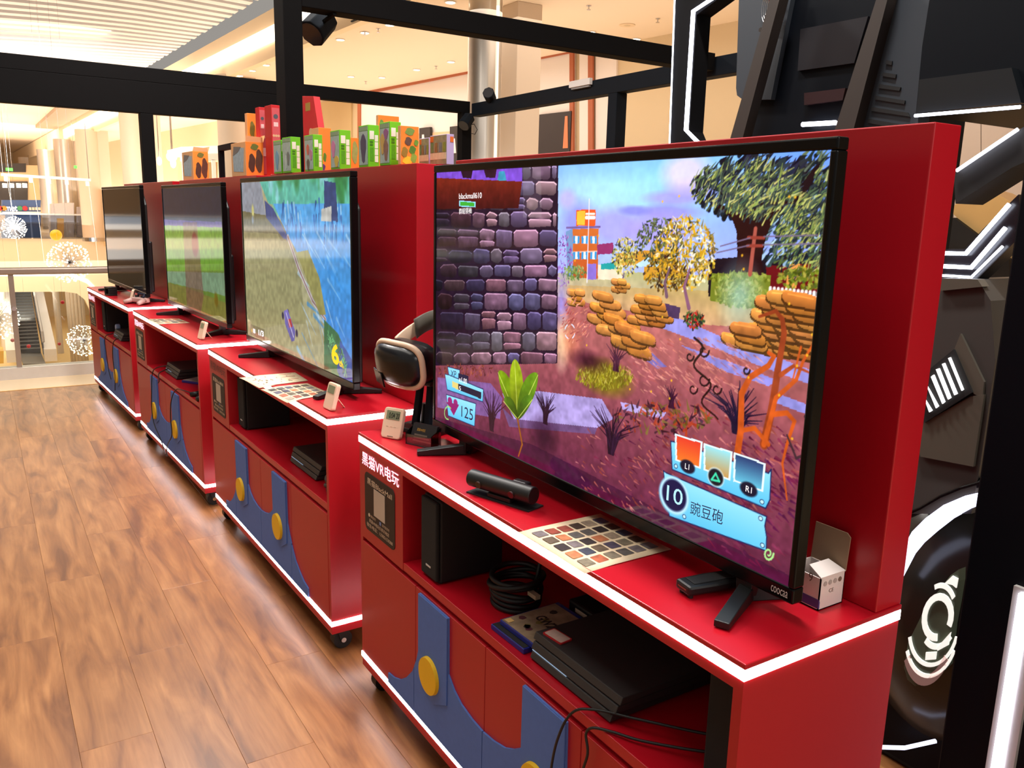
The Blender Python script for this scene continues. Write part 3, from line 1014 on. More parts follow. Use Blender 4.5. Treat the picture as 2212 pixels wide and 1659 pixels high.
# stone wall
cv.poly([(935, 340), (1206, 340), (1204, 785), (935, 790)], (46, 30, 50))
yy = 352.0
while yy < 790:
    hgt = U(30, 44)
    x = 925 + U(0, 25)
    while x < 1198:
        wv = U(26, 56)
        x2 = min(x + wv, 1204)
        if x2 - x > 9:
            base = R.choice([(112, 94, 124), (138, 106, 128), (92, 84, 116), (128, 90, 104), (104, 92, 110), (150, 116, 130)])
            dk = .40 + .6 * min(1, max(0, (x - 935) / 120))
            base = [k * dk for k in jit(base, 10)]
            tp, bt_ = yy + U(1, 5), min(yy + hgt - U(1, 4), 786)
            ch = U(3, 7)
            pts = [(x + 2, tp + ch), (x + 2 + ch, tp), (x2 - 2 - ch, tp + U(-1, 3)), (x2 - 2, tp + ch), (x2 - 2 + U(-1, 1), bt_ - ch), (x2 - 3 - ch, bt_), (x + 3 + ch, bt_ + U(-2, 1)), (x + 2, bt_ - ch)]
            if U(0, 1) < .3 and bt_ - tp > 26:
                md = tp + (bt_ - tp) * U(.35, .65)
                cv.poly([(x + 2, md + 4), (x + 6, md + 1), (x2 - 6, md + 2), (x2 - 2, md + 5), (x2 - 3, bt_ - 3), (x + 4, bt_)], [min(255, k * 1.2) for k in base], col2=[k * .6 for k in base])
                cv.line([(x + 2, md + 4), (x + 6, md + 1), (x2 - 6, md + 2), (x2 - 2, md + 5)], .8, [min(255, k * 1.5 + 10) for k in base])
                pts = pts[:4] + [(x2 - 3, md - 3), (x2 - 7, md - 1), (x + 7, md - 2), (x + 2, md - 4)]
            cv.poly(pts, [min(255, k * 1.12) for k in base], col2=[k * .62 for k in base])
            cv.line(pts[:4], .9, [min(255, k * 1.5 + 16) for k in base])
            if U(0, 1) < .6:
                cv.ell(((x + x2) / 2 + U(-6, 6), (tp + bt_) / 2 + U(-5, 5)), (x2 - x) * .22, 4, [k * 1.2 for k in base], .6, soft=.7)
        x += wv
    yy += hgt
# beam of timber and violet gap above the wall
cv.poly([(940, 355), (1128, 345), (1128, 400), (940, 400)], (126, 84, 196))
cv.poly([(990, 352), (1024, 352), (1018, 386), (1000, 384)], (52, 30, 46))
cv.poly([(1040, 350), (1076, 348), (1070, 384), (1050, 384)], (60, 34, 50))
cv.poly([(1078, 370), (1090, 370), (1095, 394), (1074, 394)], (70, 150, 180))
cv.poly([(940, 384), (1128, 392), (1120, 450), (940, 452)], (128, 50, 36), col2=(72, 26, 30))
cv.poly([(1130, 345), (1168, 345), (1170, 470), (1130, 470)], (170, 165, 165), .22)  # pale column reflection on the glass, painted into the picture
# lower undergrowth
leaves(1000, 800, 70, 14, 120, [(120, 60, 50), (90, 40, 50), (150, 84, 60)], 8, 1.4, (0, 180))
leaves(1480, 1000, 260, 120, 420, [(120, 50, 70), (150, 74, 70), (84, 28, 60), (176, 100, 92), (190, 120, 112)], 12, 1.5, (-40, 0), .8)
leaves(1500, 800, 150, 70, 260, [(206, 132, 120), (170, 96, 92), (220, 150, 136)], 13, 1.0, (-35, -5), .7)
leaves(1640, 1090, 130, 140, 200, [(110, 40, 74), (90, 30, 80), (130, 56, 80)], 14, 2.0, (-40, 0), .7)
leaves(1430, 900, 110, 34, 150, [(70, 40, 56), (170, 74, 50), (110, 90, 50)], 12, 2.2, (0, 180), .9)


def tuft(x, y__, h, n, col, spread=.5):
    c0 = cv.c((x, y__))
    for _ in range(n):
        a = U(-spread, spread)
        L = h * U(.5, 1)
        m_ = c0 + np.array([math.sin(a) * L * .5, math.cos(a) * L * .6])
        e_ = c0 + np.array([math.sin(a * 1.5) * L, math.cos(a * 1.3) * L])
        cv.line([c0 + [U(-6, 6), 0], m_ + [U(-2, 2), 0], e_], 1.5, jit(col, 10), .4, raw=True)


tuft(1062, 930, 76, 34, (52, 26, 48))
tuft(1178, 915, 60, 30, (44, 24, 50))
tuft(1320, 980, 76, 34, (46, 24, 50), .6)
tuft(1330, 800, 40, 20, (80, 44, 64))
tuft(1590, 935, 64, 34, (36, 28, 56), .8)
tuft(1450, 880, 30, 18, (70, 34, 60))
# twisting branches
BR = (196, 92, 40)
cv.line([(1590, 1000), (1600, 930), (1602, 850), (1620, 815), (1660, 790), (1672, 770), (1660, 762)], 5.4, BR, 2.2)
cv.line([(1650, 960), (1668, 880), (1680, 800), (1694, 720), (1690, 690), (1676, 672), (1640, 684)], 6.0, (150, 70, 40), 1.6)
cv.line([(1650, 960), (1676, 860), (1720, 820), (1735, 780), (1758, 740)], 3.6, BR, 1.2)
cv.line([(1686, 810), (1715, 790), (1760, 810)], 3.0, (170, 80, 44), 1.0)
cv.line([(1668, 895), (1700, 892), (1716, 910), (1700, 960), (1690, 1000), (1700, 1080)], 3.4, BR, 1.0)
cv.line([(1602, 930), (1630, 925), (1660, 960)], 2.8, BR)
cv.line([(1730, 750), (1710, 830)], 1.6, BR, .8)
vine = [(1500 + 1.5 * k + 14 * math.sin(k * .55), 730 + k * 7) for k in range(26)]
cv.line(vine, 1.7, (52, 30, 30), 1.2)
for cx_, cy_, rr in ((1520, 758, 12), (1490, 770, 9), (1520, 820, 13), (1548, 840, 11), (1497, 840, 10), (1612, 800, 8)):
    cv.line([(cx_ + rr * math.cos(t * .5) * (1 - t / 16), cy_ + rr * 1.3 * math.sin(t * .5) * (1 - t / 16)) for t in range(12)], 1.3, (50, 30, 34), .9)
cv.line([(1740, 900), (1790, 960), (1720, 990), (1700, 940)], 2.2, (74, 52, 60), 1.2)
# broad-leaved garden plant in the foreground
for a, b_, c_, d_, col in (((1118, 905), (1076, 800), (1092, 868), 22, (120, 150, 30)), ((1118, 905), (1112, 775), (1116, 850), 26, (150, 170, 40)), ((1118, 905), (1162, 805), (1146, 868), 22, (110, 150, 40)),
                           ((1118, 905), (1088, 862), (1100, 885), 12, (84, 116, 34)), ((1118, 905), (1150, 858), (1138, 884), 12, (90, 130, 40))):
    A_, B_ = cv.c(a), cv.c(b_)
    for t in np.linspace(0, 1, 26):
        p_ = A_ + (B_ - A_) * t + np.array([0, 8 * math.sin(t * math.pi)])
        cv.line([p_, p_ + [.5, 0]], d_ * math.sin(min(1, t * 1.05) * math.pi) ** .7 * .8 + .4, [k * (.6 + .5 * t) for k in col], raw=True)
    cv.line([A_, B_ + [0, -4]], .7, (206, 216, 110), raw=True)
cv.line([(1118, 905), (1128, 960), (1120, 985)], 2.4, (150, 90, 40), 1.6)
cv.ell((1175, 945), 30, 26, (40, 14, 40), .75, soft=.7)
skym = np.clip((cv.YY / cv.H - .58) * 8, 0, 1) * np.clip((cv.XX / cv.W - .31) * 40, 0, 1) * .75
cv.a *= (1 + (-.16 + .28 * nz) * (1 - skym))[..., None]
cv.a = np.clip((cv.a - .5) * 1.16 + .5, 0, 1)
# heads-up display
CY, CY2, DK = (150, 224, 252), (84, 190, 236), (20, 30, 84)


def plank(pts, c1=CY, c2=CY2):
    cv.poly(pts, c1, col2=c2)
    P = [cv.c(p) for p in pts]
    cv.line(P + [P[0]], .8, DK, raw=True)


plank([(967, 792), (993, 799), (993, 826), (971, 820)])
cv.poly([(990, 806), (1012, 812), (1012, 832), (990, 826)], (16, 22, 60))
plank([(961, 808), (970, 810), (1044, 841), (1043, 868), (966, 842)])
cv.poly([(990, 828), (1040, 848), (1039, 862), (990, 842)], (18, 22, 52))
cv.poly([(977, 823), (990, 828), (990, 842), (977, 836)], (226, 206, 120))
plank([(964, 852), (1028, 872), (1025, 921), (968, 898)])
cv.ell((972, 866), 9.5, 7.5, (150, 20, 110), soft=.1)
cv.ell((984, 870), 8.5, 7, (150, 20, 110), soft=.1)
cv.poly([(964, 868), (992, 874), (980, 898)], (140, 16, 104))
cv.poly([(992, 433), (1027, 436), (1027, 448), (992, 446)], (150, 220, 250))
cv.poly([(994, 435), (1025, 438), (1025, 446), (994, 444)], (60, 170, 50))
plank([(1449, 953), (1458, 955), (1660, 1022), (1666, 1014), (1663, 1080), (1654, 1098), (1452, 1014)])
for q, c1, c2 in (([(1458, 936), (1518, 955), (1513, 1013), (1459, 995)], (226, 60, 40), (236, 120, 40)),
                  ([(1520, 957), (1582, 976), (1577, 1038), (1520, 1016)], (150, 224, 236), (200, 150, 80)),
                  ([(1585, 976), (1654, 1001), (1648, 1063), (1584, 1040)], (40, 60, 110), (96, 190, 220))):
    cv.poly(q, (226, 246, 255))
    cen = np.mean(np.array(q), 0)
    cv.poly([tuple(cen + (np.array(p) - cen) * .88) for p in q], c1, col2=c2)
for x_, y_ in ((1485, 1008), (1617, 1057)):
    cv.ell((x_, y_), 14, 9, (16, 20, 44), soft=.08)
cv.ell((1546, 1031), 14.5, 12.5, (220, 240, 240), soft=.06)
cv.ell((1546, 1031), 13, 11, (14, 22, 34), soft=.06)
cv.line([(1546, 1023), (1537, 1036), (1554, 1040), (1546, 1023)], 1.3, (60, 220, 170))
plank([(1433, 1017), (1440, 1022), (1656, 1116), (1652, 1136), (1656, 1160), (1655, 1190), (1446, 1115)])
cv.ell((1456, 1072), 30, 27, (120, 200, 236), soft=.04)
cv.ell((1456, 1070), 28, 25.5, (196, 238, 255), soft=.04)
cv.ell((1456, 1070), 24, 22, (14, 18, 66), soft=.04)
for x_, y_ in ((1643, 1120), (1647, 1178), (1478, 1116), (1460, 1007), (1646, 1084)):
    cv.ell((x_, y_), 3.6, 3.2, DK, soft=.1)
    cv.ell((x_, y_), 2.6, 2.2, (190, 236, 252), soft=.1)
cv.line([(1660 + 11 * math.cos(t * .5) * (1 - t / 22), 1196 + 15 * math.sin(t * .5) * (1 - t / 22)) for t in range(18)], 1.3, (170, 230, 140), .8)
cv.line([(968 + 8 * math.cos(t * .5), 892 + 14 * math.sin(t * .5)) for t in range(3, 12)], 1.2, (150, 220, 120))
for a0 in (20, 110, 200, 290):
    cv.line([(1231 + 11 * math.cos(math.radians(a0 + t * 10)), 716 + 16 * math.sin(math.radians(a0 + t * 10))) for t in range(5)], .9, (226, 230, 250))
for _ in range(26):
    cv.ell((U(1200, 1760), U(420, 960)), 1.6, 1.6, (255, 190, 40), .9, soft=.4)

tv1 = make_tv(0, label='nearest and largest-looking television showing a garden ruin with stone wall', canvas=cv, strength=1.2, spec=.35, foot_l=.17, foot_r=1.17, **T1)


def tv_text(tv, i, T, name, body, pL, pR, hpx, mat, up=None, outline=0.0):
    """lettering on the picture: baseline from pL to pR (photo pixels), hpx tall at the left end"""
    A = on_cab(i, pL, T['v'] + .003)
    B = on_cab(i, pR, T['v'] + .003)
    C_ = on_cab(i, (pL[0], pL[1] - hpx), T['v'] + .003)
    O = A - np.array([T['u0'], T['v'], .836])
    return text(name, body, mat, tv, O + [0, -.0004, 0], B - A, [0, 0, C_[2] - A[2]], .0004, outline)


HW = pm('hud_white', (250, 250, 255), .5, emit=.95, var=0)
HD = pm('hud_navy', (22, 28, 80), .5, emit=.6, ecol=(20, 24, 70), var=0)
HC = pm('hud_cyan', (170, 232, 252), .5, emit=.9, var=0)
for body, a, b_, h_, mt in (('blackmall610', (992, 430), (1041, 428), 12, HW), ('群組領袖', (992, 463), (1019, 461), 13, HW), ('XP', (974, 813), (986, 816), 14, HD), ('x1.00', (992, 824), (1009, 830), 11, HW),
                            ('5', (992, 843), (996, 844), 9, HW), ('125', (997, 900), (1022, 909), 24, HD), ('L1', (1480, 1012), (1489, 1015), 12, HW), ('R1', (1611, 1061), (1624, 1066), 13, HW),
                            ('10', (1440, 1080), (1474, 1094), 34, HC), ('豌豆砲', (1491, 1110), (1561, 1134), 30, HD)):
    tv_text(tv1, 0, T1, 'screen_lettering', body, a, b_, h_, mt)
LOGO = pm('silver_print', (206, 200, 196), .4, var=0)
A = on_cab(0, (1664, 1290), .15) - np.array([T1['u0'], T1['v'], .836])
B = on_cab(0, (1700, 1305), .15) - np.array([T1['u0'], T1['v'], .836])
text('logo', 'coocaa', LOGO, tv1, (A[0], -.0002, .046), (B[0] - A[0], 0, 0), (0, 0, .011), .0004)

# ---- picture 2: race course beside an icy river
T2 = dict(u0=.075, wd=1.272, zb=.874, h=.735, v=.155)
cv = Canvas(420, 236, tvmap(1, T2))
cv.a[:] = np.array([176, 172, 134]) / 255.
cv.poly([(520, 380), (560, 376), (575, 470), (520, 470)], (150, 156, 168))
cv.poly([(520, 455), (600, 470), (640, 520), (520, 520)], (116, 112, 82))
cv.poly([(520, 520), (640, 520), (660, 700), (520, 700)], (150, 148, 108), .8)
cv.poly([(552, 370), (770, 360), (770, 460), (620, 450), (580, 440)], (96, 190, 170))
for _ in range(26):
    cv.ell((U(580, 760), U(375, 440)), U(6, 16), U(10, 26), R.choice([(60, 140, 80), (110, 206, 180), (80, 170, 120), (150, 220, 226)]), .85, soft=.3)
cv.poly([(590, 440), (770, 440), (770, 820), (720, 760), (680, 640), (650, 560), (620, 505)], (90, 176, 240), col2=(60, 140, 226))
for _ in range(60):
    x = U(610, 765)
    y0_ = U(430, 500)
    cv.line([(x, y0_), (x + U(-4, 4), y0_ + U(15, 50))], U(1, 3), R.choice([(60, 110, 190), (130, 190, 246), (40, 80, 150), (180, 220, 250)]), .5, .8)
for _ in range(30):
    x, y0_ = U(640, 760), U(500, 760)
    cv.line([(x, y0_), (x + U(10, 40), y0_ + U(30, 90))], U(1, 4), R.choice([(150, 206, 250), (190, 226, 255), (60, 150, 230)]), .5, .6)
cv.poly([(700, 390), (725, 395), (730, 480), (700, 470)], (60, 80, 130))
cv.poly([(694, 452), (716, 445), (716, 478), (694, 478)], (206, 206, 200))
cv.poly([(571, 432), (590, 450), (625, 520), (612, 515), (575, 470)], (70, 86, 140))
cv.line([(622, 512), (645, 580), (675, 650), (703, 690)], 4, (206, 200, 214), 3)
cv.line([(622, 512), (645, 580), (675, 650), (703, 690)], 2, (150, 120, 110), 1)
cv.poly([(640, 545), (665, 540), (690, 600), (704, 680), (690, 680), (665, 610)], (160, 156, 96))
cv.poly([(700, 690), (730, 720), (765, 800), (765, 840), (700, 830)], (60, 120, 84))
cv.poly([(735, 735), (768, 790), (768, 850), (745, 840), (728, 800)], (50, 90, 170))
for _ in range(70):
    x = U(705, 745)
    cv.line([(x, 700 + (x - 705) * 1.6 + U(0, 50)), (x + 6, 712 + (x - 705) * 1.6 + U(0, 50))], 1, R.choice([(110, 190, 130), (50, 100, 80)]), .5)
cv.poly([(520, 500), (600, 505), (640, 600), (660, 690), (520, 720)], (166, 162, 116), .6)
cv.poly([(700, 790), (716, 800), (716, 838), (700, 828)], (110, 112, 76), .8)
cv.ell((546, 455), 6, 9, (226, 220, 140), soft=.3)
cv.ell((546, 475), 5, 6, (150, 160, 170), soft=.3)
# a plain little go-kart, no driver
for x_, y_ in ((611, 682), (622, 676), (630, 728), (641, 720)):
    cv.ell((x_, y_), 4.5, 5.5, (52, 52, 86), soft=.15)
cv.poly([(613, 672), (621, 668), (638, 716), (636, 736), (630, 738), (616, 700)], (136, 124, 206), col2=(90, 96, 170))
cv.poly([(621, 690), (628, 688), (632, 706), (625, 708)], (196, 70, 76))
cv.line([(618, 676), (634, 728)], 1.0, (226, 226, 246))
cv.poly([(541, 700), (572, 712), (572, 735), (541, 722)], (120, 116, 90), .8)
cv.ell((544, 714), 2.4, 3, (236, 206, 60), soft=.2)
cv.a *= (0.9 + .2 * fnoise(cv.H, cv.W, 40, 9))[..., None]
tv2 = make_tv(1, label='television showing a race course beside a bright blue icy river', canvas=cv, strength=.85, spec=.6, foot_l=.30, foot_r=1.13, **T2)
HY = pm('hud_yellow', (250, 206, 30), .5, emit=.9, var=0)
for body, a, b_, h_, mt in (('08', (547, 719), (552, 721), 10, HW), ('1/3', (559, 724), (570, 728), 12, HW), ('6', (717, 782), (733, 792), 44, HY), ('th', (733, 790), (742, 796), 14, HY)):
    tv_text(tv2, 1, T2, 'screen_lettering', body, a, b_, h_, mt, outline=.03)

# ---- picture 3: green pitch under grey
T3 = dict(u0=.165, wd=1.245, zb=.884, h=.715, v=.172)
cv = Canvas(300, 168, tvmap(2, T3))
cv.a[:] = np.array([128, 170, 70]) / 255.
cv.poly([(340, 380), (490, 380), (490, 480), (340, 480)], (44, 56, 78))
cv.poly([(340, 474), (490, 480), (490, 492), (340, 486)], (110, 90, 176))
cv.poly([(340, 486), (490, 492), (490, 585), (340, 585)], (130, 196, 60))
cv.poly([(340, 585), (490, 590), (490, 640), (365, 610), (340, 610)], (150, 190, 150))
cv.poly([(340, 605), (400, 620), (490, 655), (500, 720), (340, 720)], (150, 150, 70))
cv.poly([(395, 480), (425, 480), (440, 640), (430, 700), (405, 690)], (150, 96, 90), .6)
cv.ell((421, 528), 16, 16, (150, 20, 34), soft=.15)
cv.ell((467, 648), 9, 9, (150, 120, 30), .8, soft=.3)
cv.a *= (0.9 + .2 * fnoise(cv.H, cv.W, 30, 11))[..., None]
tv3 = make_tv(2, label='television with a green pitch and a red disc on its screen', canvas=cv, strength=.5, spec=.9, foot_l=.22, foot_r=1.1, **T3)

# ---- picture 4: switched off
T4 = dict(u0=.16, wd=1.29, zb=.884, h=.72, v=.125)
cv = Canvas(40, 24, tvmap(3, T4))
cv.a[:] = .10
tv4 = make_tv(3, label='farthest television, its dark screen mirroring the bright atrium', canvas=cv, strength=.4, spec=1.0, foot_l=.25, foot_r=1.1, **T4)


# ------------------------------------------------------------------ booth frame
ZB, ZT = 2.461, 2.573
bf = empty('booth_frame', (-2.0, .5, 0))


def fpart(name, x0, x1, y0, y1, z0, z1, mat=FRAME):
    o = MB().box(x0 + 2.0, x1 + 2.0, y0 - .5, y1 - .5, z0, z1).build(name, mat, bf, bevel=.004)
    return o


fpart('post', -2.169, -2.016, .451, .547, 0, 3.2)
fpart('beam', -2.13, -2.016, .547, 3.40, ZB, ZT)
fpart('beam', -5.46, -5.356, -3.6, 3.40, ZB, ZT)
fpart('fascia', -5.46, -5.356, -3.6, 1.50, 2.215, ZB)
fpart('post', -5.46, -5.356, .305, .405, 0, 2.215)
fpart('post', -5.46, -5.356, 3.31, 3.42, 0, ZB)
fpart('beam', -5.356, 2.6, 3.415, 3.52, 2.43, 2.555, FRAMEB)
fpart('post', -3.17, -3.06, 3.415, 3.52, 0, 2.43, FRAMEB)
tag(bf, 'black steel booth frame of posts and overhead beams behind the cabinets', 'frame')


def spotlight(loc, target, label, s=1.0, stem=None):
    e = empty('spotlight', loc)
    d = (Vector(target) - Vector(loc)).normalized()
    b = MB().cyl(-d * .06 * s, d * .07 * s, .062 * s, .066 * s, n=8)
    b.build('lamp_head', FRAMEB, e, bevel=.006)
    MB().cyl(d * .0705 * s, d * .073 * s, .055 * s, n=16).build('lens', pm('lamp_glass', (60, 58, 60), .1), e)
    up = Vector(stem) - Vector(loc) if stem is not None else Vector((0, 0, .12 * s))
    MB().tube([(-.02, 0, 0), tuple(up * .5 + Vector((-.03, 0, 0))), tuple(up)], .010 * s, n=6).build('bracket', FRAME, e)
    tag(e, label, 'spotlight')


p = at((690, 55), 1, .72)
spotlight(tuple(p), (p[0] + .6, p[1] - 1.2, p[2] - 1.2), 'black spotlight hanging by the thick post under the top beam', 1.15, (-2.03, .72, ZB - .005))
p = at((1058, 207), 1, 3.40)
spotlight(tuple(p), (p[0] + 1, p[1] - 1, p[2] + .5), 'small black spotlight on the rear beam near the corner', .9, (p[0], 3.43, p[2] - .06))
p = at((1008, 262), 1, 3.30)
spotlight(tuple(p), (p[0] + .5, p[1] - 1, p[2] - 1), 'dark spotlight hanging at the rear corner post with a loose wire', 1.0, (p[0], 3.36, 2.42))
w_ = MB().tube([tuple(at(q, 1, 3.32)) for q in [(1012, 270), (1024, 268), (1031, 280), (1026, 290), (1018, 288)]], .004, n=5).build('loose_wire', RUBBER)
tag(w_, 'thin loose wire loop dangling from the rear corner spotlight', 'wire')
e = empty('emergency_sign', tuple(at((1255, 181), 1, 3.40)))
MB().box(-.14, .14, -.02, .01, -.02, .03).build('housing', WHITEP, e)
MB().box(-.12, .12, -.01, .01, -.035, -.02).build('base', pm('grey_plastic', (150, 150, 150), .5), e)
tag(e, 'flat white device lying on the rear beam', 'device')


# ------------------------------------------------------------------ things on the counters
LCD = pm('lcd_grey_green', (128, 134, 104), .3, var=.03)
LCDD = pm('lcd_digit', (24, 26, 20), .5, var=0)
CZ = .8362


def timer(i, u, v, rz, label, h=.092, wd=.068, show=True):
    e = cab_thing('countdown_timer', i, (u, v, CZ), label, 'timer', rz, group='white countdown timers')
    tilt = Matrix.Rotation(math.radians(-16), 4, 'X')
    b = MB().prism(rrect(-wd / 2, wd / 2, 0.002, h, .010), 0, .016).xf(tilt)
    b.build('case', CREAMP, e, bevel=.003)
    s = MB().prism(rrect(-wd * .34, wd * .36, h * .62, h * .90, .002), -.0009, .0).xf(tilt)
    s.build('display', LCD, e)
    if show:
        q = [tilt @ Vector((x, -.001, z)) for x, z in ((-wd * .20, h * .66), (wd * .34, h * .66), (-wd * .20, h * .84))]
        text('digits', '0:04 20', LCDD, e, q[0], q[1] - q[0], q[2] - q[0], .0004, outline=.01)
        for k in range(3):
            MB().box(-wd * .26 + k * wd * .2, -wd * .16 + k * wd * .2, -.0006, 0, h * .385, h * .40).xf(tilt).build('button_mark', pm('pale_print', (196, 166, 140), .6), e)
        MB().box(-wd * .14, wd * .16, -.0006, 0, h * .075, h * .10).xf(tilt).build('maker_mark', pm('grey_print', (120, 100, 86), .6), e)
    MB().slab3([(-.006, .026, h * .55), (.006, .026, h * .55), (.006, .062, .001), (-.006, .062, .001)], (0, .002, .001)).build('kickstand', CREAMP, e)
    return e


timer(0, .116, .045, .50, 'cream countdown timer reading 0:04 beside the card holder')
timer(1, 1.415, .030, .05, 'cream countdown timer standing on the corner of the second cabinet', show=False)
timer(2, 1.38, .040, .05, 'cream countdown timer on the corner of the third cabinet', show=False)
timer(3, 1.25, .058, -.35, 'cream countdown timer turned edge-on atop the farthest cabinet', show=False)

# card holder with a stack of cards
e = cab_thing('card_holder', 0, (.215, .105, CZ), 'clear acrylic holder full of black business cards by the timer', 'card holder', .42)
hw = .047
sh = MB()
sh.box(-hw, hw, -.022, -.020, 0, .030)
sh.box(-hw, hw, .020, .022, 0, .052)
sh.box(-hw, hw, -.022, .022, 0, .002)
for s_ in (-1, 1):
    sh.slab3([(s_ * hw, -.022, 0), (s_ * hw, .022, 0), (s_ * hw, .022, .052), (s_ * hw, -.022, .034)], (-.002 * s_, 0, 0))
sh.build('shell', ACRYL, e)
cards = MB().slab3([(-.043, -.012, .003), (.043, -.012, .003), (.043, .010, .056), (-.043, .010, .056)], (0, .010, 0))
cs = cards.build('card_stack', pm('black_card', (34, 30, 32), .5), e)
text('card_title', '黑猫VR电玩', pm('gold_print', (214, 160, 60), .4), cs, (-.025, -.0125 + .0145, .0365), (.03, 0, 0), (0, .0035, .008), .0006)
for k in range(3):
    MB().slab3([(-.03, -.0125 + .004 * k + .001, .010 + .0075 * k), (.036 - .01 * k, -.0125 + .004 * k + .001, .010 + .0075 * k), (.036 - .01 * k, -.0125 + .004 * k + .0025, .014 + .0075 * k), (-.03, -.0125 + .004 * k + .0025, .014 + .0075 * k)], (0, -.0004, 0)).build('card_line', pm('grey_print', (120, 100, 86), .6), cs)

# stand camera
e = cab_thing('motion_camera', 0, (.715, .06, CZ), 'black cylindrical camera on a flat plate in front of the nearest television', 'camera', .30)
MB().prism([(-.095, -.022), (.095, -.022), (.095, .032), (-.095, .032)], 0, .003, lambda a, b, d: (a, b, d)).build('base_plate', BLACKM, e)
MB().box(-.035, .035, -.016, .012, .003, .014).build('hinge', BLACK, e, bevel=.002)
cy = MB().cyl((-.095, -.004, .034), (.095, -.004, .034), .0205, n=28)
o = cy.build('barrel', BLACK, e, bevel=.002)
smooth_angle(o)
for u in (-.055, .045):
    MB().cyl((u, -.0225, .030), (u, -.0262, .029), .0085, n=18).build('lens', pm('lens_brown', (52, 30, 26), .15), e)
MB().box(.01, .055, .014, .040, .020, .048).build('rear_mount', BLACK, e, bevel=.006)


# game list sheets
def sheet(i, pts, label, rows=5, cols=5, seed=1, extra=None, mats=None, red=False):
    """sheet of paper: pts are corner (u, v) in counter space: front-left, front-right, back-right, back-left"""
    P = [np.array([a, b]) for a, b in pts]
    c0 = sum(P) / 4
    e = cab_thing('game_list_sheet', i, (c0[0], c0[1], CZ), label, 'sheet', group='game list sheets')
    nu, nv = 8, 6

    def S(a, b, lift=0.0):
        q = (P[0] * (1 - a) + P[1] * a) * (1 - b) + (P[3] * (1 - a) + P[2] * a) * b - c0
        ov = max(0.0, -(q[1] + c0[1]))
        z = .0006 + lift - (.004 if ov > .01 else 0) * min(1, ov / .04) + (.0015 * math.sin(a * 5) if b < .3 else 0) * (b < .3) + .0015
        return (q[0], q[1], z)
    m = MB()
    for k in range(nu + 1):
        for l in range(nv + 1):
            m.v.append(S(k / nu, l / nv))
    for k in range(nu):
        for l in range(nv):
            a = k * (nv + 1) + l
            m.f.append((a, a + nv + 1, a + nv + 2, a + 1))
    o = m.build('paper', PAPER, e, smooth=True)
    so = o.modifiers.new('thick', 'SOLIDIFY')
    so.thickness = .0006
    r = random.Random(seed)
    if red:
        for k in range(3):
            a0 = .12 + .27 * k
            q = MB()
            q.add([S(a0, .10, .0009), S(a0 + .03, .10, .0009), S(a0 + .03, .9, .0009), S(a0, .9, .0009)], [(0, 1, 2, 3)])
            q.build('red_band', pm('red_print', (186, 60, 44), .6), e)
        for k in range(22):
            a0, b0 = r.uniform(.16, .84), r.uniform(.1, .8)
            q = MB()
            q.add([S(a0, b0, .0009), S(a0 + .06, b0, .0009), S(a0 + .06, b0 + .02, .0009), S(a0, b0 + .02, .0009)], [(0, 1, 2, 3)])
            q.build('text_line', pm('brown_print', (126, 92, 70), .6), e)
        return e
    tones = [(120, 110, 112), (150, 70, 54), (160, 140, 120), (70, 50, 44), (96, 92, 88), (74, 58, 48), (60, 64, 80), (176, 92, 60), (130, 120, 100), (52, 44, 44), (196, 120, 80), (84, 76, 96), (100, 84, 66)]
    for rr in range(rows):
        for cc in range(cols):
            a0 = .08 + (rr + .08) / rows * .86
            a1 = .08 + (rr + .84) / rows * .86
            b0 = .07 + (cc + .06) / cols * .88
            b1 = .07 + (cc + .88) / cols * .88
            poly = rrect(a0, a1, b0, b1, .012, 3)
            t = r.choice(tones)
            q = MB()
            q.add([S(a, b, .0008) for a, b in poly], [tuple(range(len(poly)))])
            q.build('cover_picture', pm('print_%d_%d_%d' % t, t, .5, var=.75, scale=70), e)
    return e


sheet(0, [(.90, -.016), (1.127, -.016), (1.127, .20), (.90, .20)], 'cream sheet printed with a grid of game pictures under the nearest television', 5, 6, 2)
sheet(1, [(.752, -.07), (.965, -.055), (.94, .14), (.76, .15)], 'curling red-banded text sheet hanging over the edge of the second cabinet', red=True, seed=4)
sheet(1, [(.998, -.06), (1.245, -.044), (1.20, .13), (.985, .12)], 'picture sheet overhanging the edge of the second cabinet next to the timer', 4, 5, 5)
sheet(2, [(.505, -.036), (.735, -.016), (.77, .15), (.56, .14)], 'brown-toned sheet lying on the third cabinet over its LED edge', 3, 4, 6)

# remote control and open carton by the nearest television
e = cab_thing('remote_control', 0, (1.295, .135, CZ), 'black remote control half hidden under the nearest television', 'remote', -.16)
MB().prism([(-.021, -.06), (.021, -.06), (.024, .0), (.021, .07), (-.021, .07), (-.024, 0)], .006, .024, lambda a, b, d: (a, b, d)).build('case', BLACK, e, bevel=.005)
MB().box(-.014, .014, -.044, .05, .0238, .0255).build('button_pad', BLACKM, e, bevel=.001)
MB().box(-.012, .012, -.0607, -.0600, .014, .016).build('red_print', pm('dim_red_print', (130, 50, 34), .6), e)
for a in (-.012, .012):
    for b in (-.05, .06):
        MB().cyl((a, b, 0), (a, b, .008), .005, n=8).build('rubber_foot', RUBBER, e)

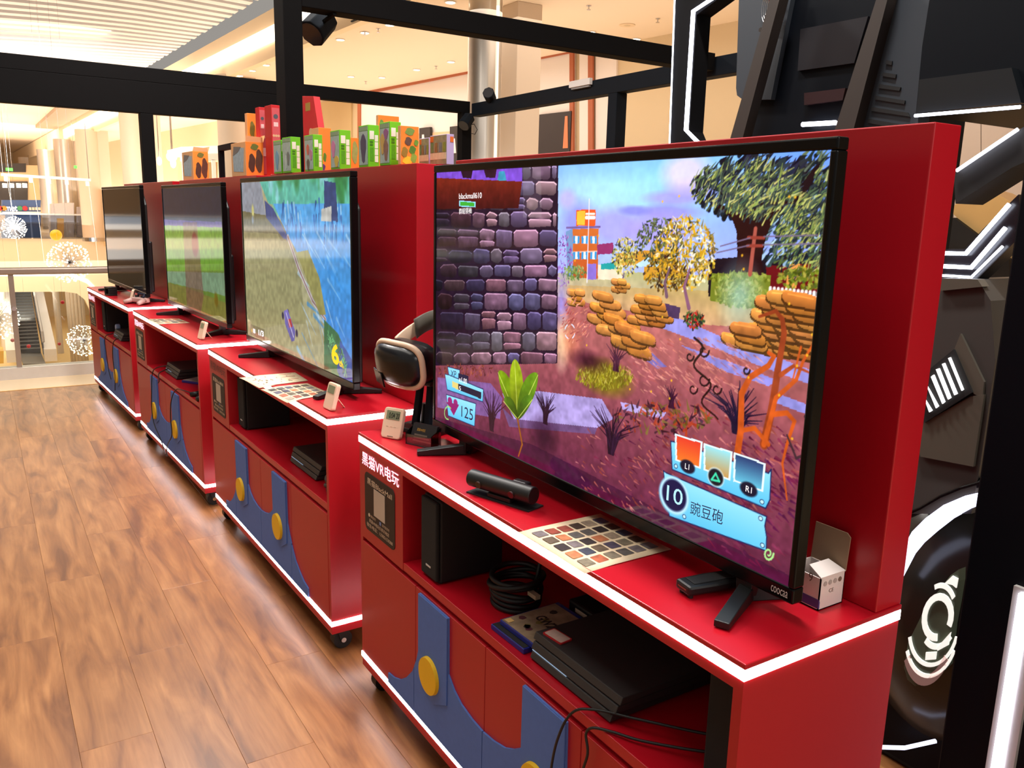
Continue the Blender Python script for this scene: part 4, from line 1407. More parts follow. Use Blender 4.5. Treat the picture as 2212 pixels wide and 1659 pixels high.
e = cab_thing('open_carton', 0, (1.409, .2705, CZ), 'small open white carton behind the nearest television corner', 'carton', 0.0)
W2, D2, H2 = .036, .0325, .058
CART = pm('white_carton', (226, 214, 208), .6, var=.02)
CARTB = pm('carton_brown_inside', (150, 122, 96), .7)
m = MB()
for (x0, x1, y0, y1) in ((-W2, W2, -D2, -D2 + .002), (-W2, W2, D2 - .002, D2), (-W2, -W2 + .002, -D2, D2), (W2 - .002, W2, -D2, D2)):
    m.box(x0, x1, y0, y1, 0, H2)
m.box(-W2, W2, -D2, D2, 0, .002)
m.build('carton_body', CART, e)
MB().slab3([(-W2, D2, H2), (W2, D2, H2), (W2, D2 + .004, H2 + .06), (W2 - .008, D2 + .005, H2 + .066), (-W2, D2 + .005, H2 + .066)], (0, .002, 0)).build('rear_flap', CARTB, e)
MB().slab3([(W2, -D2, H2), (W2, D2, H2), (W2 - .03, D2 - .008, H2 + .012), (W2 - .03, -D2 + .006, H2 + .012)], (0, 0, .002)).build('side_flap', CART, e)
MB().box(-W2 - .0005, W2 + .0005, -D2 - .0008, -D2, .004, .020).build('violet_band', pm('violet_print', (74, 66, 130), .5), e)
MB().box(W2, W2 + .0008, -D2, -D2 + .002, .004, .016).build('violet_band', MATS['violet_print'], e)
text('carton_mark', 'CE', pm('grey_print', (120, 100, 86), .6), e, (W2, -.008, .028), (0, .012, 0), (0, 0, .007), .0006)
for k in range(4):
    MB().cyl((W2, -.02 + .013 * k, .047), (W2 + .0008, -.02 + .013 * k, .047), .0045, n=12).build('handling_mark', pm('faint_print', (176, 164, 158), .6) if k < 3 else MATS['grey_print'], e)
text('carton_mark', '9', MATS['grey_print'], e, (.012, -D2, .046), (.008, 0, 0), (0, 0, .016), .0006)

# VR headset on its stand
e = cab_thing('headset_stand', 0, (.070, .180, CZ), 'black charging stand holding the VR headset behind the timer', 'stand', .35)
MB().prism(rrect(-.075, .085, -.06, .07, .02), 0, .014, lambda a, b, d: (a, b, d)).build('base', BLACK, e, bevel=.004)
for s_ in (-1, 1):
    MB().slab3([(s_ * .026 - .012, -.018, .014), (s_ * .026 + .012, -.018, .014), (s_ * .020 + .010, .0, .150), (s_ * .020 - .010, .0, .150)], (0, .016, .002)).build('upright', FRAMEB, e, bevel=.003)
MB().box(-.045, .045, -.022, .032, .142, .158).build('cradle', BLACK, e, bevel=.005)
for s_ in (-1, 1):
    MB().cyl((s_ * .052 + .03, .03, .014), (s_ * .052 + .03, .03, .075), .018, .012, n=14).build('controller_dock', BLACK, e)
MB().cyl((.060, -.002, .045), (.060, -.006, .045), .005, n=12).build('status_light', pm('pink_white_light', (255, 190, 226), .5, emit=4, var=0), e)
MB().slab3([(.02, .0, .075), (.07, .0, .075), (.07, .012, .100), (.03, .012, .100)], (0, .006, 0)).build('pink_panel', pm('magenta_plastic', (206, 40, 96), .4), e)

hs = cab_thing('vr_headset', 0, (.030, .150, CZ + .150), 'black and white VR headset with curved visor on its stand', 'headset', .18)
Mx = Matrix.Translation((0, -.02, .056)) @ Matrix.Rotation(math.radians(8), 4, 'X') @ Matrix.Scale(1.12, 4)
# visor: superellipse shell with a bulging front
vis = MB()
nA, nD = 36, 7
rings = []
for j in range(nD):
    t = j / (nD - 1)
    sc = [1.0, 1.0, .99, .96, .88, .68, .25][j]
    yv = [.03, .0, -.022, -.034, -.044, -.052, -.056][j]
    ring = []
    for k in range(nA):
        a = 2 * math.pi * k / nA
        cx_, sx_ = math.cos(a), math.sin(a)
        x = .096 * sc * math.copysign(abs(cx_) ** .55, cx_)
        z = .056 * sc * math.copysign(abs(sx_) ** .6, sx_)
        ring.append((x, yv + .012 * (x / .096) ** 2, z))
    rings.append(ring)
n0 = 0
for r_ in rings:
    vis.v += r_
for j in range(nD - 1):
    for k in range(nA):
        vis.f.append((j * nA + k, j * nA + (k + 1) % nA, (j + 1) * nA + (k + 1) % nA, (j + 1) * nA + k))
vis.f.append(tuple((nD - 1) * nA + k for k in range(nA)))
vis.f.append(tuple(nA - 1 - k for k in range(nA)))
vis.xf(Mx).build('visor', pm('visor_black', (16, 18, 22), .28), hs, smooth=True)
band = [Mx @ Vector((r[0] * 1.03, r[1] + .0, r[2] * 1.05)) for r in rings[2]]
MB().tube(band, .0095, n=8, closed=True).build('visor_rim', CREAMP, hs, smooth=True)
MB().slab3([Mx @ Vector(q) for q in ((-.098, -.030, -.020), (-.03, -.052, -.022), (-.025, -.05, -.062), (-.09, -.030, -.060))], (0, -.006, 0)).build('lower_glass_plate', BLACKG, hs, bevel=.004)
# headband: wide cream arch behind the visor plus dark pad
hb = MB()
NB = 22
for k in range(NB + 1):
    a = math.pi * (-.06 + 1.12 * k / NB)
    for (rr, zz) in ((.090, -.012), (.094, .026), (.086, .026), (.083, -.012)):
        hb.v.append(tuple(Mx @ Vector((rr * math.cos(a) * 1.02, .06 + rr * math.sin(a) * 1.05, zz + .03 + .045 * math.sin(a)))))
for k in range(NB):
    for l in range(4):
        hb.f.append((k * 4 + l, k * 4 + (l + 1) % 4, (k + 1) * 4 + (l + 1) % 4, (k + 1) * 4 + l))
hb.f += [(0, 1, 2, 3), tuple(NB * 4 + i for i in (3, 2, 1, 0))]
hb.build('headband', CREAMP, hs, smooth=True, bevel=.003)
pad = MB()
for k in range(15):
    a = math.pi * (.15 + .7 * k / 14)
    for (rr, zz) in ((.082, -.02), (.086, .03), (.064, .03), (.06, -.02)):
        pad.v.append(tuple(Mx @ Vector((rr * math.cos(a), .06 + rr * math.sin(a) * 1.05, zz + .035 + .05 * math.sin(a)))))
for k in range(14):
    for l in range(4):
        pad.f.append((k * 4 + l, k * 4 + (l + 1) % 4, (k + 1) * 4 + (l + 1) % 4, (k + 1) * 4 + l))
pad.f += [(0, 1, 2, 3), tuple(14 * 4 + i for i in (3, 2, 1, 0))]
pad.build('rear_pad', pm('grey_rubber', (84, 78, 70), .45), hs, smooth=True)
MB().box(-.07, .07, .02, .06, -.045, .04).xf(Mx).build('face_cushion', RUBBER, hs, bevel=.015)


# ------------------------------------------------------------------ things in the cabinet openings
SZ = .5353


def speaker(i, u, v, wd, dp, h, label):
    e = cab_thing('speaker', i, (u, v, SZ), label, 'speaker', group='black box speakers in the cabinets')
    MB().box(0, wd, .012, dp, 0.004, h).build('enclosure', BLACKM, e, bevel=.004)
    MB().box(.003, wd - .003, 0, .012, .007, h - .003).build('front_grille', pm('black_cloth', (22, 22, 22), .9, var=.3, scale=300), e, bevel=.005)
    MB().box(wd * .36, wd * .64, -.0008, 0, .036, .041).build('nameplate', pm('silver_print', (206, 200, 196), .4, var=0), e)
    for a in (.015, wd - .015):
        for b in (.02, dp - .02):
            MB().cyl((a, b, 0), (a, b, .005), .008, n=8).build('foot', RUBBER, e)
    return e


speaker(0, .385, .012, .095, .20, .225, 'black box speaker at the left end of the nearest cabinet opening')
speaker(0, 1.375, .06, .09, .20, .225, 'black box speaker at the right end of the nearest cabinet opening')
speaker(1, .345, .03, .095, .20, .225, 'black box speaker inside the second cabinet opening')
speaker(3, .36, .03, .115, .20, .225, 'black box speaker inside the farthest cabinet opening')


def console(i, u, v, label, rz=0.0, wd=.295, dp=.30):
    e = cab_thing('game_console', i, (u, v, SZ), label, 'game console', rz, group='black layered game consoles')
    for k, (z0, z1, ins) in enumerate(((.004, .018, .010), (.021, .037, .004), (.040, .055, 0))):
        MB().add([(ins, .4 * z0, z0), (wd - ins, .4 * z0, z0), (wd - ins, dp, z0), (ins, dp, z0),
                  (ins, .4 * z1, z1), (wd - ins, .4 * z1, z1), (wd - ins, dp, z1), (ins, dp, z1)],
                 [(0, 3, 2, 1), (4, 5, 6, 7), (0, 1, 5, 4), (1, 2, 6, 5), (2, 3, 7, 6), (3, 0, 4, 7)]).build('case_layer', pm('console_black', (50, 48, 48), .5, var=.1), e, bevel=.0015)
    MB().box(.015, wd - .015, .02, dp - .01, .017, .041).build('inner_core', BLACKG, e)
    MB().box(wd * .03, wd * .45, .0085, .014, .0188, .0205).build('light_bar', pm('pale_blue_light', (150, 180, 210), .4, emit=.5), e)
    for a in (.03, wd - .03):
        for b in (.04, dp - .03):
            MB().cyl((a, b, 0), (a, b, .006), .008, n=8).build('foot', RUBBER, e)
    return e


console(0, .888, .022, 'black game console with blue disc cases beside it in the nearest cabinet')
console(1, .958, .048, 'black game console at the right of the second cabinet opening')
console(2, .565, .04, 'black game console with a cable over the shelf of the third cabinet')
console(3, .72, .03, 'black game console in the farthest cabinet opening')


def disc_case(i, u, v, z, rz, label, cover):
    e = cab_thing('disc_case', i, (u, v, z), label, 'disc case', rz, group='blue disc cases in the nearest cabinet')
    BC = pm('translucent_blue_case', (28, 40, 128), .25)
    MB().box(0, .135, 0, .171, 0, .013).build('case', BC, e, bevel=.002)
    cvr = MB().box(.004, .131, .003, .158, .013, .0136).build('cover_print', cover, e)
    return e, cvr


COV = pm('worn_cover_art', (150, 130, 106), .4, var=.7, scale=38)
disc_case(0, .742, .018, SZ, .02, 'lower blue disc case under the printed one', BLACKM)
e, cvr = disc_case(0, .757, .033, SZ + .0142, .03, 'upper blue disc case with a pale printed cover', COV)
text('cover_title', 'GW2', pm('dark_print', (40, 34, 34), .5), cvr, (.036, .072, .0137), (.062, -.004, 0), (.002, .028, 0), .0003, outline=.03)
MB().box(.008, .026, .008, .024, .0137, .0142).build('rating_mark', pm('cream_mark', (230, 190, 120), .5), cvr)
for k in range(7):
    a = R.uniform(.02, .11)
    b = R.uniform(.03, .14)
    MB().prism([(a + .012 * math.cos(t) * R.uniform(.5, 1), b + .012 * math.sin(t) * R.uniform(.5, 1)) for t in np.linspace(0, 5.6, 7)], .0136, .0139, lambda x, y__, d: (x, y__, d)).build('art_patch', pm('patch_%d' % (k % 3), [(120, 110, 60), (96, 50, 60), (60, 50, 46)][k % 3], .5), cvr)

e = cab_thing('game_card', 0, (.905, .05, SZ + .0556), 'small red-edged card lying on the nearest game console', 'card', .1)
MB().prism(rrect(0, .06, 0, .035, .004), 0, .003, lambda a, b, d: (a, b, d)).build('card', pm('red_plastic', (196, 40, 44), .4), e)
MB().prism(rrect(.003, .057, .003, .032, .003), .003, .0034, lambda a, b, d: (a, b, d)).build('label_face', pm('pale_label', (214, 190, 176), .5, var=.2, scale=90), e)


def coil(i, u, v, z, r, n, label, th=.0065):
    e = cab_thing('cable_coil', i, (u, v, z), label, 'cable', group='coiled cables')
    for k in range(n):
        rr = r * R.uniform(.8, 1.05)
        tx, ty = R.uniform(-.25, .25), R.uniform(-.2, .2)
        zc = .010 + .011 * k
        pts = [(rr * math.cos(t), rr * .9 * math.sin(t), max(th, zc + rr * (tx * math.cos(t) + ty * math.sin(t)))) for t in np.linspace(0, 2 * math.pi, 28, endpoint=False)]
        MB().tube(pts, th, n=8, closed=True).build('loop', RUBBER, e, smooth=True)
    return e


c_ = coil(0, .66, .14, SZ, .072, 7, 'thick black cable coil between speaker and disc cases')
MB().tube([(.05, .02, .05), (.02, .06, .12), (-.02, .08, .20), (-.03, .10, .24)], .005, n=6).build('riser', RUBBER, c_, smooth=True)
MB().box(.066, .10, -.01, .004, .052, .062).build('plug_tag', pm('putty_tag', (170, 150, 126), .5), c_)
MB().box(.0, .014, .055, .06, .13, .20).build('cable_tie', MATS['putty_tag'], c_)
coil(1, 1.395, .09, SZ, .062, 5, 'black cable coil at the right end of the second cabinet', .008)
e = cab_thing('power_adapter', 0, (.77, .22, SZ), 'black power adapter with pale tag behind the cable coil', 'adapter')
MB().box(0, .13, 0, .07, 0, .04).build('brick', BLACK, e, bevel=.006)
MB().box(.03, .075, -.0008, 0, .018, .028).build('tag', SOCKET, e)

for i, u0, u1, z0, z1, lab in ((0, .34, .62, .66, .785, 'putty-coloured socket plate on the rear of the nearest opening'), (1, .52, .86, .64, .79, 'putty-coloured plate behind the speaker in the second cabinet'), (2, .66, .80, .665, .755, 'square putty-coloured socket plate inside the third cabinet'), (2, .835, .92, .69, .76, 'narrow putty-coloured plate beside the square one in the third cabinet')):
    e = cab_thing('socket_plate', i, (u0, .352, z0), lab, 'plate')
    MB().box(0, u1 - u0, 0, .0075, 0, z1 - z0).build('plate', SOCKET, e, bevel=.002)
    MB().box(.012, .016, -.001, 0, .01, z1 - z0 - .01).build('groove', pm('putty_tag', (170, 150, 126), .5), e)


def cable(i, pts, label, r=.0028):
    """pts in cabinet space"""
    P = [Vector(cab_pt(i, q)) for q in pts]
    S_ = []
    for k in range(len(P) - 1):
        p0, p1, p2, p3 = P[max(k - 1, 0)], P[k], P[k + 1], P[min(k + 2, len(P) - 1)]
        for t in np.linspace(0, 1, 8, endpoint=False):
            S_.append(.5 * ((2 * p1) + (p2 - p0) * t + (2 * p0 - 5 * p1 + 4 * p2 - p3) * t * t + (3 * p1 - p0 - 3 * p2 + p3) * t ** 3))
    S_.append(P[-1])
    o = MB().tube(S_, r, n=7).build('cable', RUBBER, smooth=True)
    return tag(o, label, 'cable', 'loose cables over the cabinets')


cable(0, [(1.40, .22, .575), (1.34, .14, .57), (1.22, .06, .560), (1.14, .012, .552), (1.10, -.012, .53), (1.075, -.026, .46), (1.055, -.026, .36), (1.045, -.026, .24), (1.03, -.022, .16)], 'black cable curving from the console down over the right blue strap')
cable(0, [(1.44, .24, .56), (1.36, .12, .555), (1.26, .04, .545), (1.20, .008, .541), (1.165, -.010, .535), (1.15, -.014, .515), (1.16, -.016, .48), (1.148, -.018, .42), (1.16, -.018, .33), (1.17, -.016, .22)], 'second black cable looping over the shelf edge of the nearest cabinet')
cable(2, [(.60, .06, .575), (.565, .0, .56), (.52, -.016, .52), (.50, -.022, .42), (.49, -.026, .30), (.53, -.026, .22), (.66, -.026, .17), (.72, -.022, .125), (.735, -.018, .09)], 'thin black cable hanging over the left blue strap of the third cabinet')
cable(2, [(1.38, .04, .545), (1.20, .0, .545), (1.08, -.014, .53), (1.00, -.024, .46), (.965, -.026, .36), (.97, -.026, .26), (.86, -.026, .18), (.80, -.022, .125), (.79, -.018, .09)], 'thin black cable crossing to the right blue strap of the third cabinet')
cable(2, [(.62, .05, .56), (.64, .0, .545), (.66, -.012, .525), (.68, -.014, .505), (.66, -.016, .49)], 'short cable end curling over the third cabinet shelf')
cable(3, [(.75, .03, .56), (.72, -.01, .545), (.68, -.018, .50), (.72, -.02, .40), (.76, -.02, .30), (.83, -.02, .24)], 'thin black cable drooping from the farthest console to its doors')
cable(3, [(1.00, .02, .56), (.98, -.012, .53), (.96, -.02, .42), (.99, -.02, .30), (.95, -.02, .18)], 'dark cable hanging straight beside the strap of the farthest cabinet')
e, cvr = disc_case(2, .93, .05, SZ, .55, 'pale printed disc case lying in the third cabinet', pm('grey_cover', (176, 166, 160), .3, var=.4, scale=40))
e['group'] = 'disc case in the third cabinet'
e = cab_thing('gamepad', 2, (1.37, .06, SZ), 'small black gamepad at the right of the third cabinet shelf', 'gamepad')
MB().prism(rrect(-.05, .05, -.025, .025, .02), .004, .030, lambda a, b, d: (a, b, d)).build('body', BLACK, e, bevel=.006)
for s_ in (-1, 1):
    MB().cyl((s_ * .045, -.01, .014), (s_ * .062, -.06, .012), .016, .011, n=10).build('grip', BLACK, e, smooth=True)
    MB().cyl((s_ * .022, -.008, .03), (s_ * .022, -.008, .042), .008, n=10).build('thumbstick', RUBBER, e)
e = cab_thing('blue_pack', 3, (.655, .06, SZ), 'small pale blue packet beside the farthest console', 'packet')
MB().prism([(0, 0), (.05, .0), (.055, .075), (.03, .085), (.004, .07)], 0, .03).build('packet', pm('pale_blue_foil', (150, 176, 216), .3, var=.3), e, bevel=.004)

# things on the farthest counter
e = cab_thing('camera_box', 3, (.75, .035, CZ), 'small black open-framed device on the farthest counter', 'device', .2)
m = MB().box(-.04, .04, -.03, .03, 0, .012).box(-.04, -.028, -.03, .03, .012, .05).box(.028, .04, -.03, .03, .012, .05).box(-.04, .04, -.03, .03, .05, .062)
m.build('frame', BLACK, e, bevel=.003)
MB().box(-.03, .03, .0, .01, .014, .045).build('glass', BLACKG, e)
e = cab_thing('gamepad', 3, (1.385, .10, CZ), 'grey and pink gamepad with a dark strap on the farthest counter', 'gamepad', .4)
MB().prism(rrect(-.07, .07, -.03, .035, .025), .012, .045, lambda a, b, d: (a, b, d)).build('body', pm('pinkish_grey_plastic', (196, 160, 152), .45), e, bevel=.008)
for s_ in (-1, 1):
    MB().cyl((s_ * .055, -.01, .028), (s_ * .075, -.07, .014), .018, .012, n=10).build('grip', MATS['pinkish_grey_plastic'], e, smooth=True)
    MB().cyl((s_ * .03, -.005, .045), (s_ * .03, -.005, .058), .010, n=10).build('thumbstick', RUBBER, e)
MB().tube([(-.05, .02, .05), (-.01, .0, .07), (.04, .01, .065), (.06, -.02, .05)], .008, n=6).build('strap', pm('navy_cloth', (30, 32, 52), .8), e, smooth=True)


# ------------------------------------------------------------------ toy boxes on top of the boards
for i in (1, 2, 3):
    MB().box(.0, 1.5, .3905, .505, 1.606, 1.636).build('display_ledge', RED, cabs[i])
BZ = 1.6365
GRN = pm('lime_green_card', (108, 196, 24), .45, var=.08)
GRND = pm('dark_green_print', (60, 120, 20), .5)
ORG = pm('orange_card', (236, 136, 44), .5, var=.06)
ORGL = pm('pale_orange_card', (242, 182, 128), .5, var=.04)
WIN = pm('plastic_window', (176, 196, 190), .45, var=.35, scale=40)
LABEL = pm('white_label', (232, 232, 220), .5, var=.05, scale=120)


def toy_box(i, xl, xc, xr, ytop, name, label, cat, main, v0=.322, group=None, dmax=.16):
    c = on_cab(i, (xc, ytop), v0)
    l = on_cab(i, (xl, ytop), v0)
    ox, oy, a = CABS[i]
    o_ = cab_pt(i, (c[0], 0, 0))
    r = to_cab(i, at_plane((xr, ytop), o_, (math.cos(a), math.sin(a), 0)))
    wd, dp, h = min(.24, c[0] - l[0]), min(dmax, r[1] - v0), c[2] - BZ
    e = cab_thing(name, i, (c[0], v0, BZ), label, cat, group=group)
    MB().box(-wd, 0, 0, dp, 0, h).build('carton', main, e, bevel=.0012)
    return e, wd, dp, h


def green_box(i, xl, xc, xr, yt, label, patches, v0=.322):
    e, wd, dp, h = toy_box(i, xl, xc, xr, yt, 'green_toy_box', label, 'toy box', GRN, v0, 'lime green toy boxes on the boards')
    wn = MB().box(-wd + .006, -.006, -.0010, 0, .008, h * .86).build('front_window', WIN, e)
    MB().box(-wd + .004, -.004, -.0014, -.0002, h * .87, h * .97).build('header_print', pm('sage_print', (150, 176, 140), .5, var=.2, scale=90), e)
    for (a, b, c2, d, col) in patches:
        m_ = MB()
        m_.prism([(-wd + wd * (a + (c2 - a) * (.5 + .5 * math.cos(t) * (.8 + .2 * math.sin(3 * t)))), h * (b + (d - b) * (.5 + .5 * math.sin(t)))) for t in np.linspace(0, 2 * math.pi, 12, endpoint=False)], -.0022, -.0011)
        m_.build('toy_shape', pm('toy_%d_%d_%d' % col, col, .5), wn)
    s = 1.0
    MB().box(0, .0010, dp * .12, dp * .52, h * .66, h * .86).build('barcode_label', LABEL, e)
    for k in range(4):
        MB().box(0, .0010, dp * .58, dp * .88, h * (.12 + .165 * k), h * (.27 + .165 * k)).build('info_label', LABEL, e)
    for k in range(2):
        MB().box(0, .0008, dp * .14, dp * .42, h * (.50 + .07 * k), h * (.55 + .07 * k)).build('dark_print', GRND, e)
    MB().box(0, .0008, dp * .14, dp * .48, h * .14, h * .47).build('text_block', pm('mid_green_print', (80, 160, 24), .5, var=.3, scale=120), e)
    return e


green_box(2, 590, 607, 611, 302, 'thin lime green toy box at the left, half covered by its neighbour', [(.2, .1, .7, .7, (120, 170, 200))])
green_box(2, 609, 627.5, 648.7, 295, 'lime green toy box with frosted window standing before the thick post', [(.3, .1, .6, .5, (200, 216, 210)), (.5, .2, .9, .6, (120, 130, 126))], .319)
green_box(1, 656.7, 676, 696, 290, 'lime green toy box with a red patch right of the thick post', [(.25, .45, .6, .75, (226, 110, 90)), (.55, .3, .95, .6, (206, 140, 170)), (.25, .02, .6, .35, (110, 96, 84))])
green_box(1, 713, 733, 757, 280, 'lime green toy box with pink and yellow toy shapes', [(.1, .3, .6, .75, (226, 140, 186)), (.4, .05, .95, .35, (232, 196, 84))])
green_box(1, 774, 795, 819, 269, 'lime green toy box with a dark purple toy shape', [(.2, .1, .85, .8, (84, 76, 104))])
green_box(1, 819.5, 842, 866, 262, 'tallest lime green toy box with brown and violet shapes', [(.1, .25, .55, .75, (214, 176, 96)), (.4, .1, .9, .6, (150, 110, 96)), (.4, .6, .9, .85, (160, 100, 150))], .319)


def orange_box(i, xl, xc, xr, yt, label, patches, flap=None, v0=.322, window=True, main=ORG, front=True):
    e, wd, dp, h = toy_box(i, xl, xc, xr, yt, 'orange_toy_box', label, 'toy box', main, v0, 'orange toy boxes on the boards')
    if front:
        MB().box(-wd + .001, -.001, -.0008, 0, .001, h - .001).build('front_card', ORGL, e)
    if window:
        pts = [(-wd * .85, h * .15), (-wd * .2, h * .12), (-wd * .15, h * .45), (-wd * .1, h * .82), (-wd * .8, h * .88), (-wd * .88, h * .6)]
        MB().prism(pts, -.0018, -.0009).build('front_window', pm('blue_grey_window', (160, 186, 204), .45, var=.4, scale=50), e)
        MB().prism([(-wd * .86, h * .62), (-wd * .5, h * .72), (-wd * .3, h * .86), (-wd * .8, h * .90)], -.0024, -.0019).build('window_shape', pm('slate_print', (84, 92, 104), .4), e)
    for (a, b, c2, d, col) in patches:
        m_ = MB().prism([(dp * (a + (c2 - a) * (.5 + .5 * math.cos(t) * (.85 + .15 * math.sin(4 * t)))), h * (b + (d - b) * (.5 + .5 * math.sin(t)))) for t in np.linspace(0, 2 * math.pi, 14, endpoint=False)], 0, .001, lambda p, q, dd: (dd + .0001 * (col[0] % 7), p, q))
        m_.build('side_print', pm('toy_%d_%d_%d' % col, col, .5, var=.3, scale=60), e)
    if flap:
        MB().slab3([(-wd, dp, h), (0, dp, h), (0, dp + .01, h + flap), (-wd, dp + .01, h + flap)], (0, .0015, 0)).build('rear_flap', ORGL, e)
        MB().slab3([(-.002, .0, h), (0, dp, h), (.004, dp - .004, h + flap * .7), (.002, .006, h + flap * .8)], (-.0015, 0, 0)).build('side_flap', ORGL, e)
    return e


DKB = (70, 38, 26)
orange_box(3, 387, 416, 449, 326, 'opened orange toy box farthest left on the boards', [(.1, .05, .55, .62, DKB), (.5, .05, .97, .78, (84, 44, 28)), (.25, .78, .75, .96, (110, 104, 40))], .030)
orange_box(2, 498, 530, 568, 305.5, 'opened orange toy box beside the red tall boxes', [(.1, .1, .55, .66, DKB), (.5, .1, .97, .8, (76, 44, 26)), (.25, .76, .75, .95, (100, 110, 40))], .035)
orange_box(2, 528.5, 533, 554, 244, 'tall orange box with brown flap behind the opened one', [(.15, .3, .95, .55, (90, 52, 32)), (.2, .62, .8, .88, (120, 110, 44))], None, .40, False)
orange_box(1, 673, 688, 715, 275, 'orange toy box peeking between two lime green boxes', [(.3, .25, .6, .45, (84, 130, 40)), (.1, .05, .5, .2, (90, 50, 120))], None, .40, False)
orange_box(1, 745, 757, 775, 297, 'low orange box with green print between the green boxes', [(.1, .2, .9, .9, (150, 160, 90))], None, .40, False)
orange_box(1, 860, 866, 905, 271, 'orange box printed with green leaves and a yellow disc', [(.2, .76, .78, .96, (120, 150, 70)), (.18, .5, .62, .72, (96, 70, 60)), (.7, .5, .98, .66, (104, 150, 50)), (.42, .28, .85, .5, (84, 130, 44)), (.0, .18, .4, .46, (150, 120, 40)), (.5, .05, .9, .3, (130, 160, 60)), (.05, .0, .7, .22, (240, 190, 40)), (.16, .02, .58, .16, (232, 130, 50))], None, .322, False)
orange_box(1, 812.5, 817, 862, 248, 'orange card rising behind the tallest green box', [(.05, .8, .25, .92, (110, 150, 60))], None, .42, False)

# tall red boxes and red standee by the post
REDB = pm('red_card', (206, 24, 34), .45, var=.04)
PINKB = pm('faded_red_card', (214, 92, 100), .45, var=.06)
for xl, xc, xr, yt, v0, lab in ((551, 559, 572, 231, .41, 'tall red toy box with faded front, left of the pair'), (571, 585, 604, 226, .40, 'tall red toy box nearest the thick post')):
    e, wd, dp, h = toy_box(2, xl, xc, xr, yt, 'red_toy_box', lab, 'toy box', REDB, v0, 'tall red toy boxes by the post', .095)
    MB().box(0, .0008, dp * .08, dp * .92, h * .04, h * .96).build('side_card', PINKB, e)
    MB().cyl((.0008, dp * .5, h * .84), (.0016, dp * .5, h * .84), dp * .26, n=18).build('round_emblem', pm('slate_print', (84, 92, 104), .4), e)
    MB().box(.0008, .0014, dp * .25, dp * .75, h * .70, h * .76).build('pale_print', pm('pale_pink_print', (240, 206, 206), .5), e)
    for k in range(3):
        MB().cyl((.0008, dp * (.22 + .27 * k), h * .57), (.0016, dp * (.22 + .27 * k), h * .57), dp * .14, n=14).build('tan_oval', pm('tan_print', (222, 184, 140), .5), e)
    MB().box(.0008, .0014, dp * .15, dp * .9, h * .30, h * .42).build('pale_print', MATS['pale_pink_print'], e)
q = [on_cab(1, p_, .465) for p_ in ((655, 285), (655, 207), (677, 208), (697, 285))]
e = cab_thing('red_standee', 1, (q[0][0], .465, BZ), 'red wedge-shaped display card right of the thick post', 'display card')
MB().prism([(0, 0), (0, q[1][2] - BZ), (q[2][0] - q[0][0], q[2][2] - BZ), (q[3][0] - q[0][0] + .02, 0)], 0, .03).build('card', REDB, e, bevel=.001)
hh = q[1][2] - BZ
MB().box(.04, .10, -.0008, 0, hh * .80, hh * .90).build('gold_print', pm('olive_print', (170, 140, 60), .5), e)
MB().cyl((.10, -.0008, hh * .52), (.10, 0, hh * .52), .022, n=16).build('tan_oval', pm('tan_print', (222, 184, 140), .5), e)
MB().box(.06, .12, -.0008, 0, hh * .16, hh * .36).build('navy_print', pm('navy_print', (50, 52, 104), .5), e)

# shrink-wrapped figure packs at the board end
for xl, xc, xr, yt, v0, lab in ((906, 927, 932, 297, .43, 'figure pack with pale blue pictures beside the orange leaf box'), (929, 965.5, 981, 289, .415, 'figure pack with a lilac side at the end of the boards')):
    e, wd, dp, h = toy_box(1, xl, xc, xr, yt, 'figure_pack', lab, 'toy box', pm('lilac_card', (190, 170, 214), .35, var=.08), v0, 'boxed figure packs', .06)
    MB().box(-wd + .002, -.002, -.0008, 0, .002, h - .002).build('front_card', pm('olive_mixed_print', (150, 146, 116), .4, var=.6, scale=45), e)
    MB().box(-wd + .004, -.003, -.0014, -.0008, h * .18, h * .40).build('pale_band', pm('pale_print_band', (226, 214, 180), .4, var=.2, scale=80), e)
    for k in range(4):
        MB().box(-wd * (.92 - .24 * k), -wd * (.78 - .24 * k), -.0020, -.0014, h * .42, h * .74).build('figure_print', pm('fig_%d' % k, [(110, 140, 90), (150, 110, 70), (120, 130, 140), (140, 150, 60)][k], .4, var=.4, scale=60), e)
    MB().box(-wd + .004, -wd * .78, -.0020, -.0008, h * .78, h * .96).build('orange_badge', pm('orange_badge', (226, 110, 40), .4), e)
    MB().box(0, .0010, dp * .45, dp * .9, h * .74, h * .92).build('orange_badge', MATS['orange_badge'], e)
# black metal bracket frame between the orange boxes
e = empty('metal_bracket', tuple(cab_pt(2, (on_cab(2, (480, 350), .46)[0], .46, BZ))))
hz = on_cab(2, (478, 326), .46)[2] - BZ
MB().box(-.03, .0, -.015, .015, 0, hz).build('upright', FRAMEB, e)
MB().box(-.03, .30, -.015, .015, hz, hz + .03).build('crossbar', FRAMEB, e)
tag(e, 'black angled metal frame between the two opened orange boxes', 'frame')


# ------------------------------------------------------------------ simulator machine behind the nearest cabinet
def P_(p, Y):
    return at(p, 1, Y)


NAVY = pm('navy_black_panel', (8, 12, 19), .45, var=.1, scale=2, spec=.15)
GREYB = pm('blue_grey_plate', (50, 56, 64), .5, var=.05, scale=2)
BRNE = pm('brown_black_edge', (52, 44, 40), .5, var=.08)
BODYG = pm('warm_grey_shell', (70, 67, 64), .45, var=.05, scale=2)
BODYL = pm('taupe_shell', (92, 86, 76), .45, var=.05, scale=2)
LEDC = pm('cool_led', (240, 244, 255), .5, emit=7, ecol=(232, 236, 255), var=0)
ms = empty('motion_simulator', (1.0, 1.25, 0))


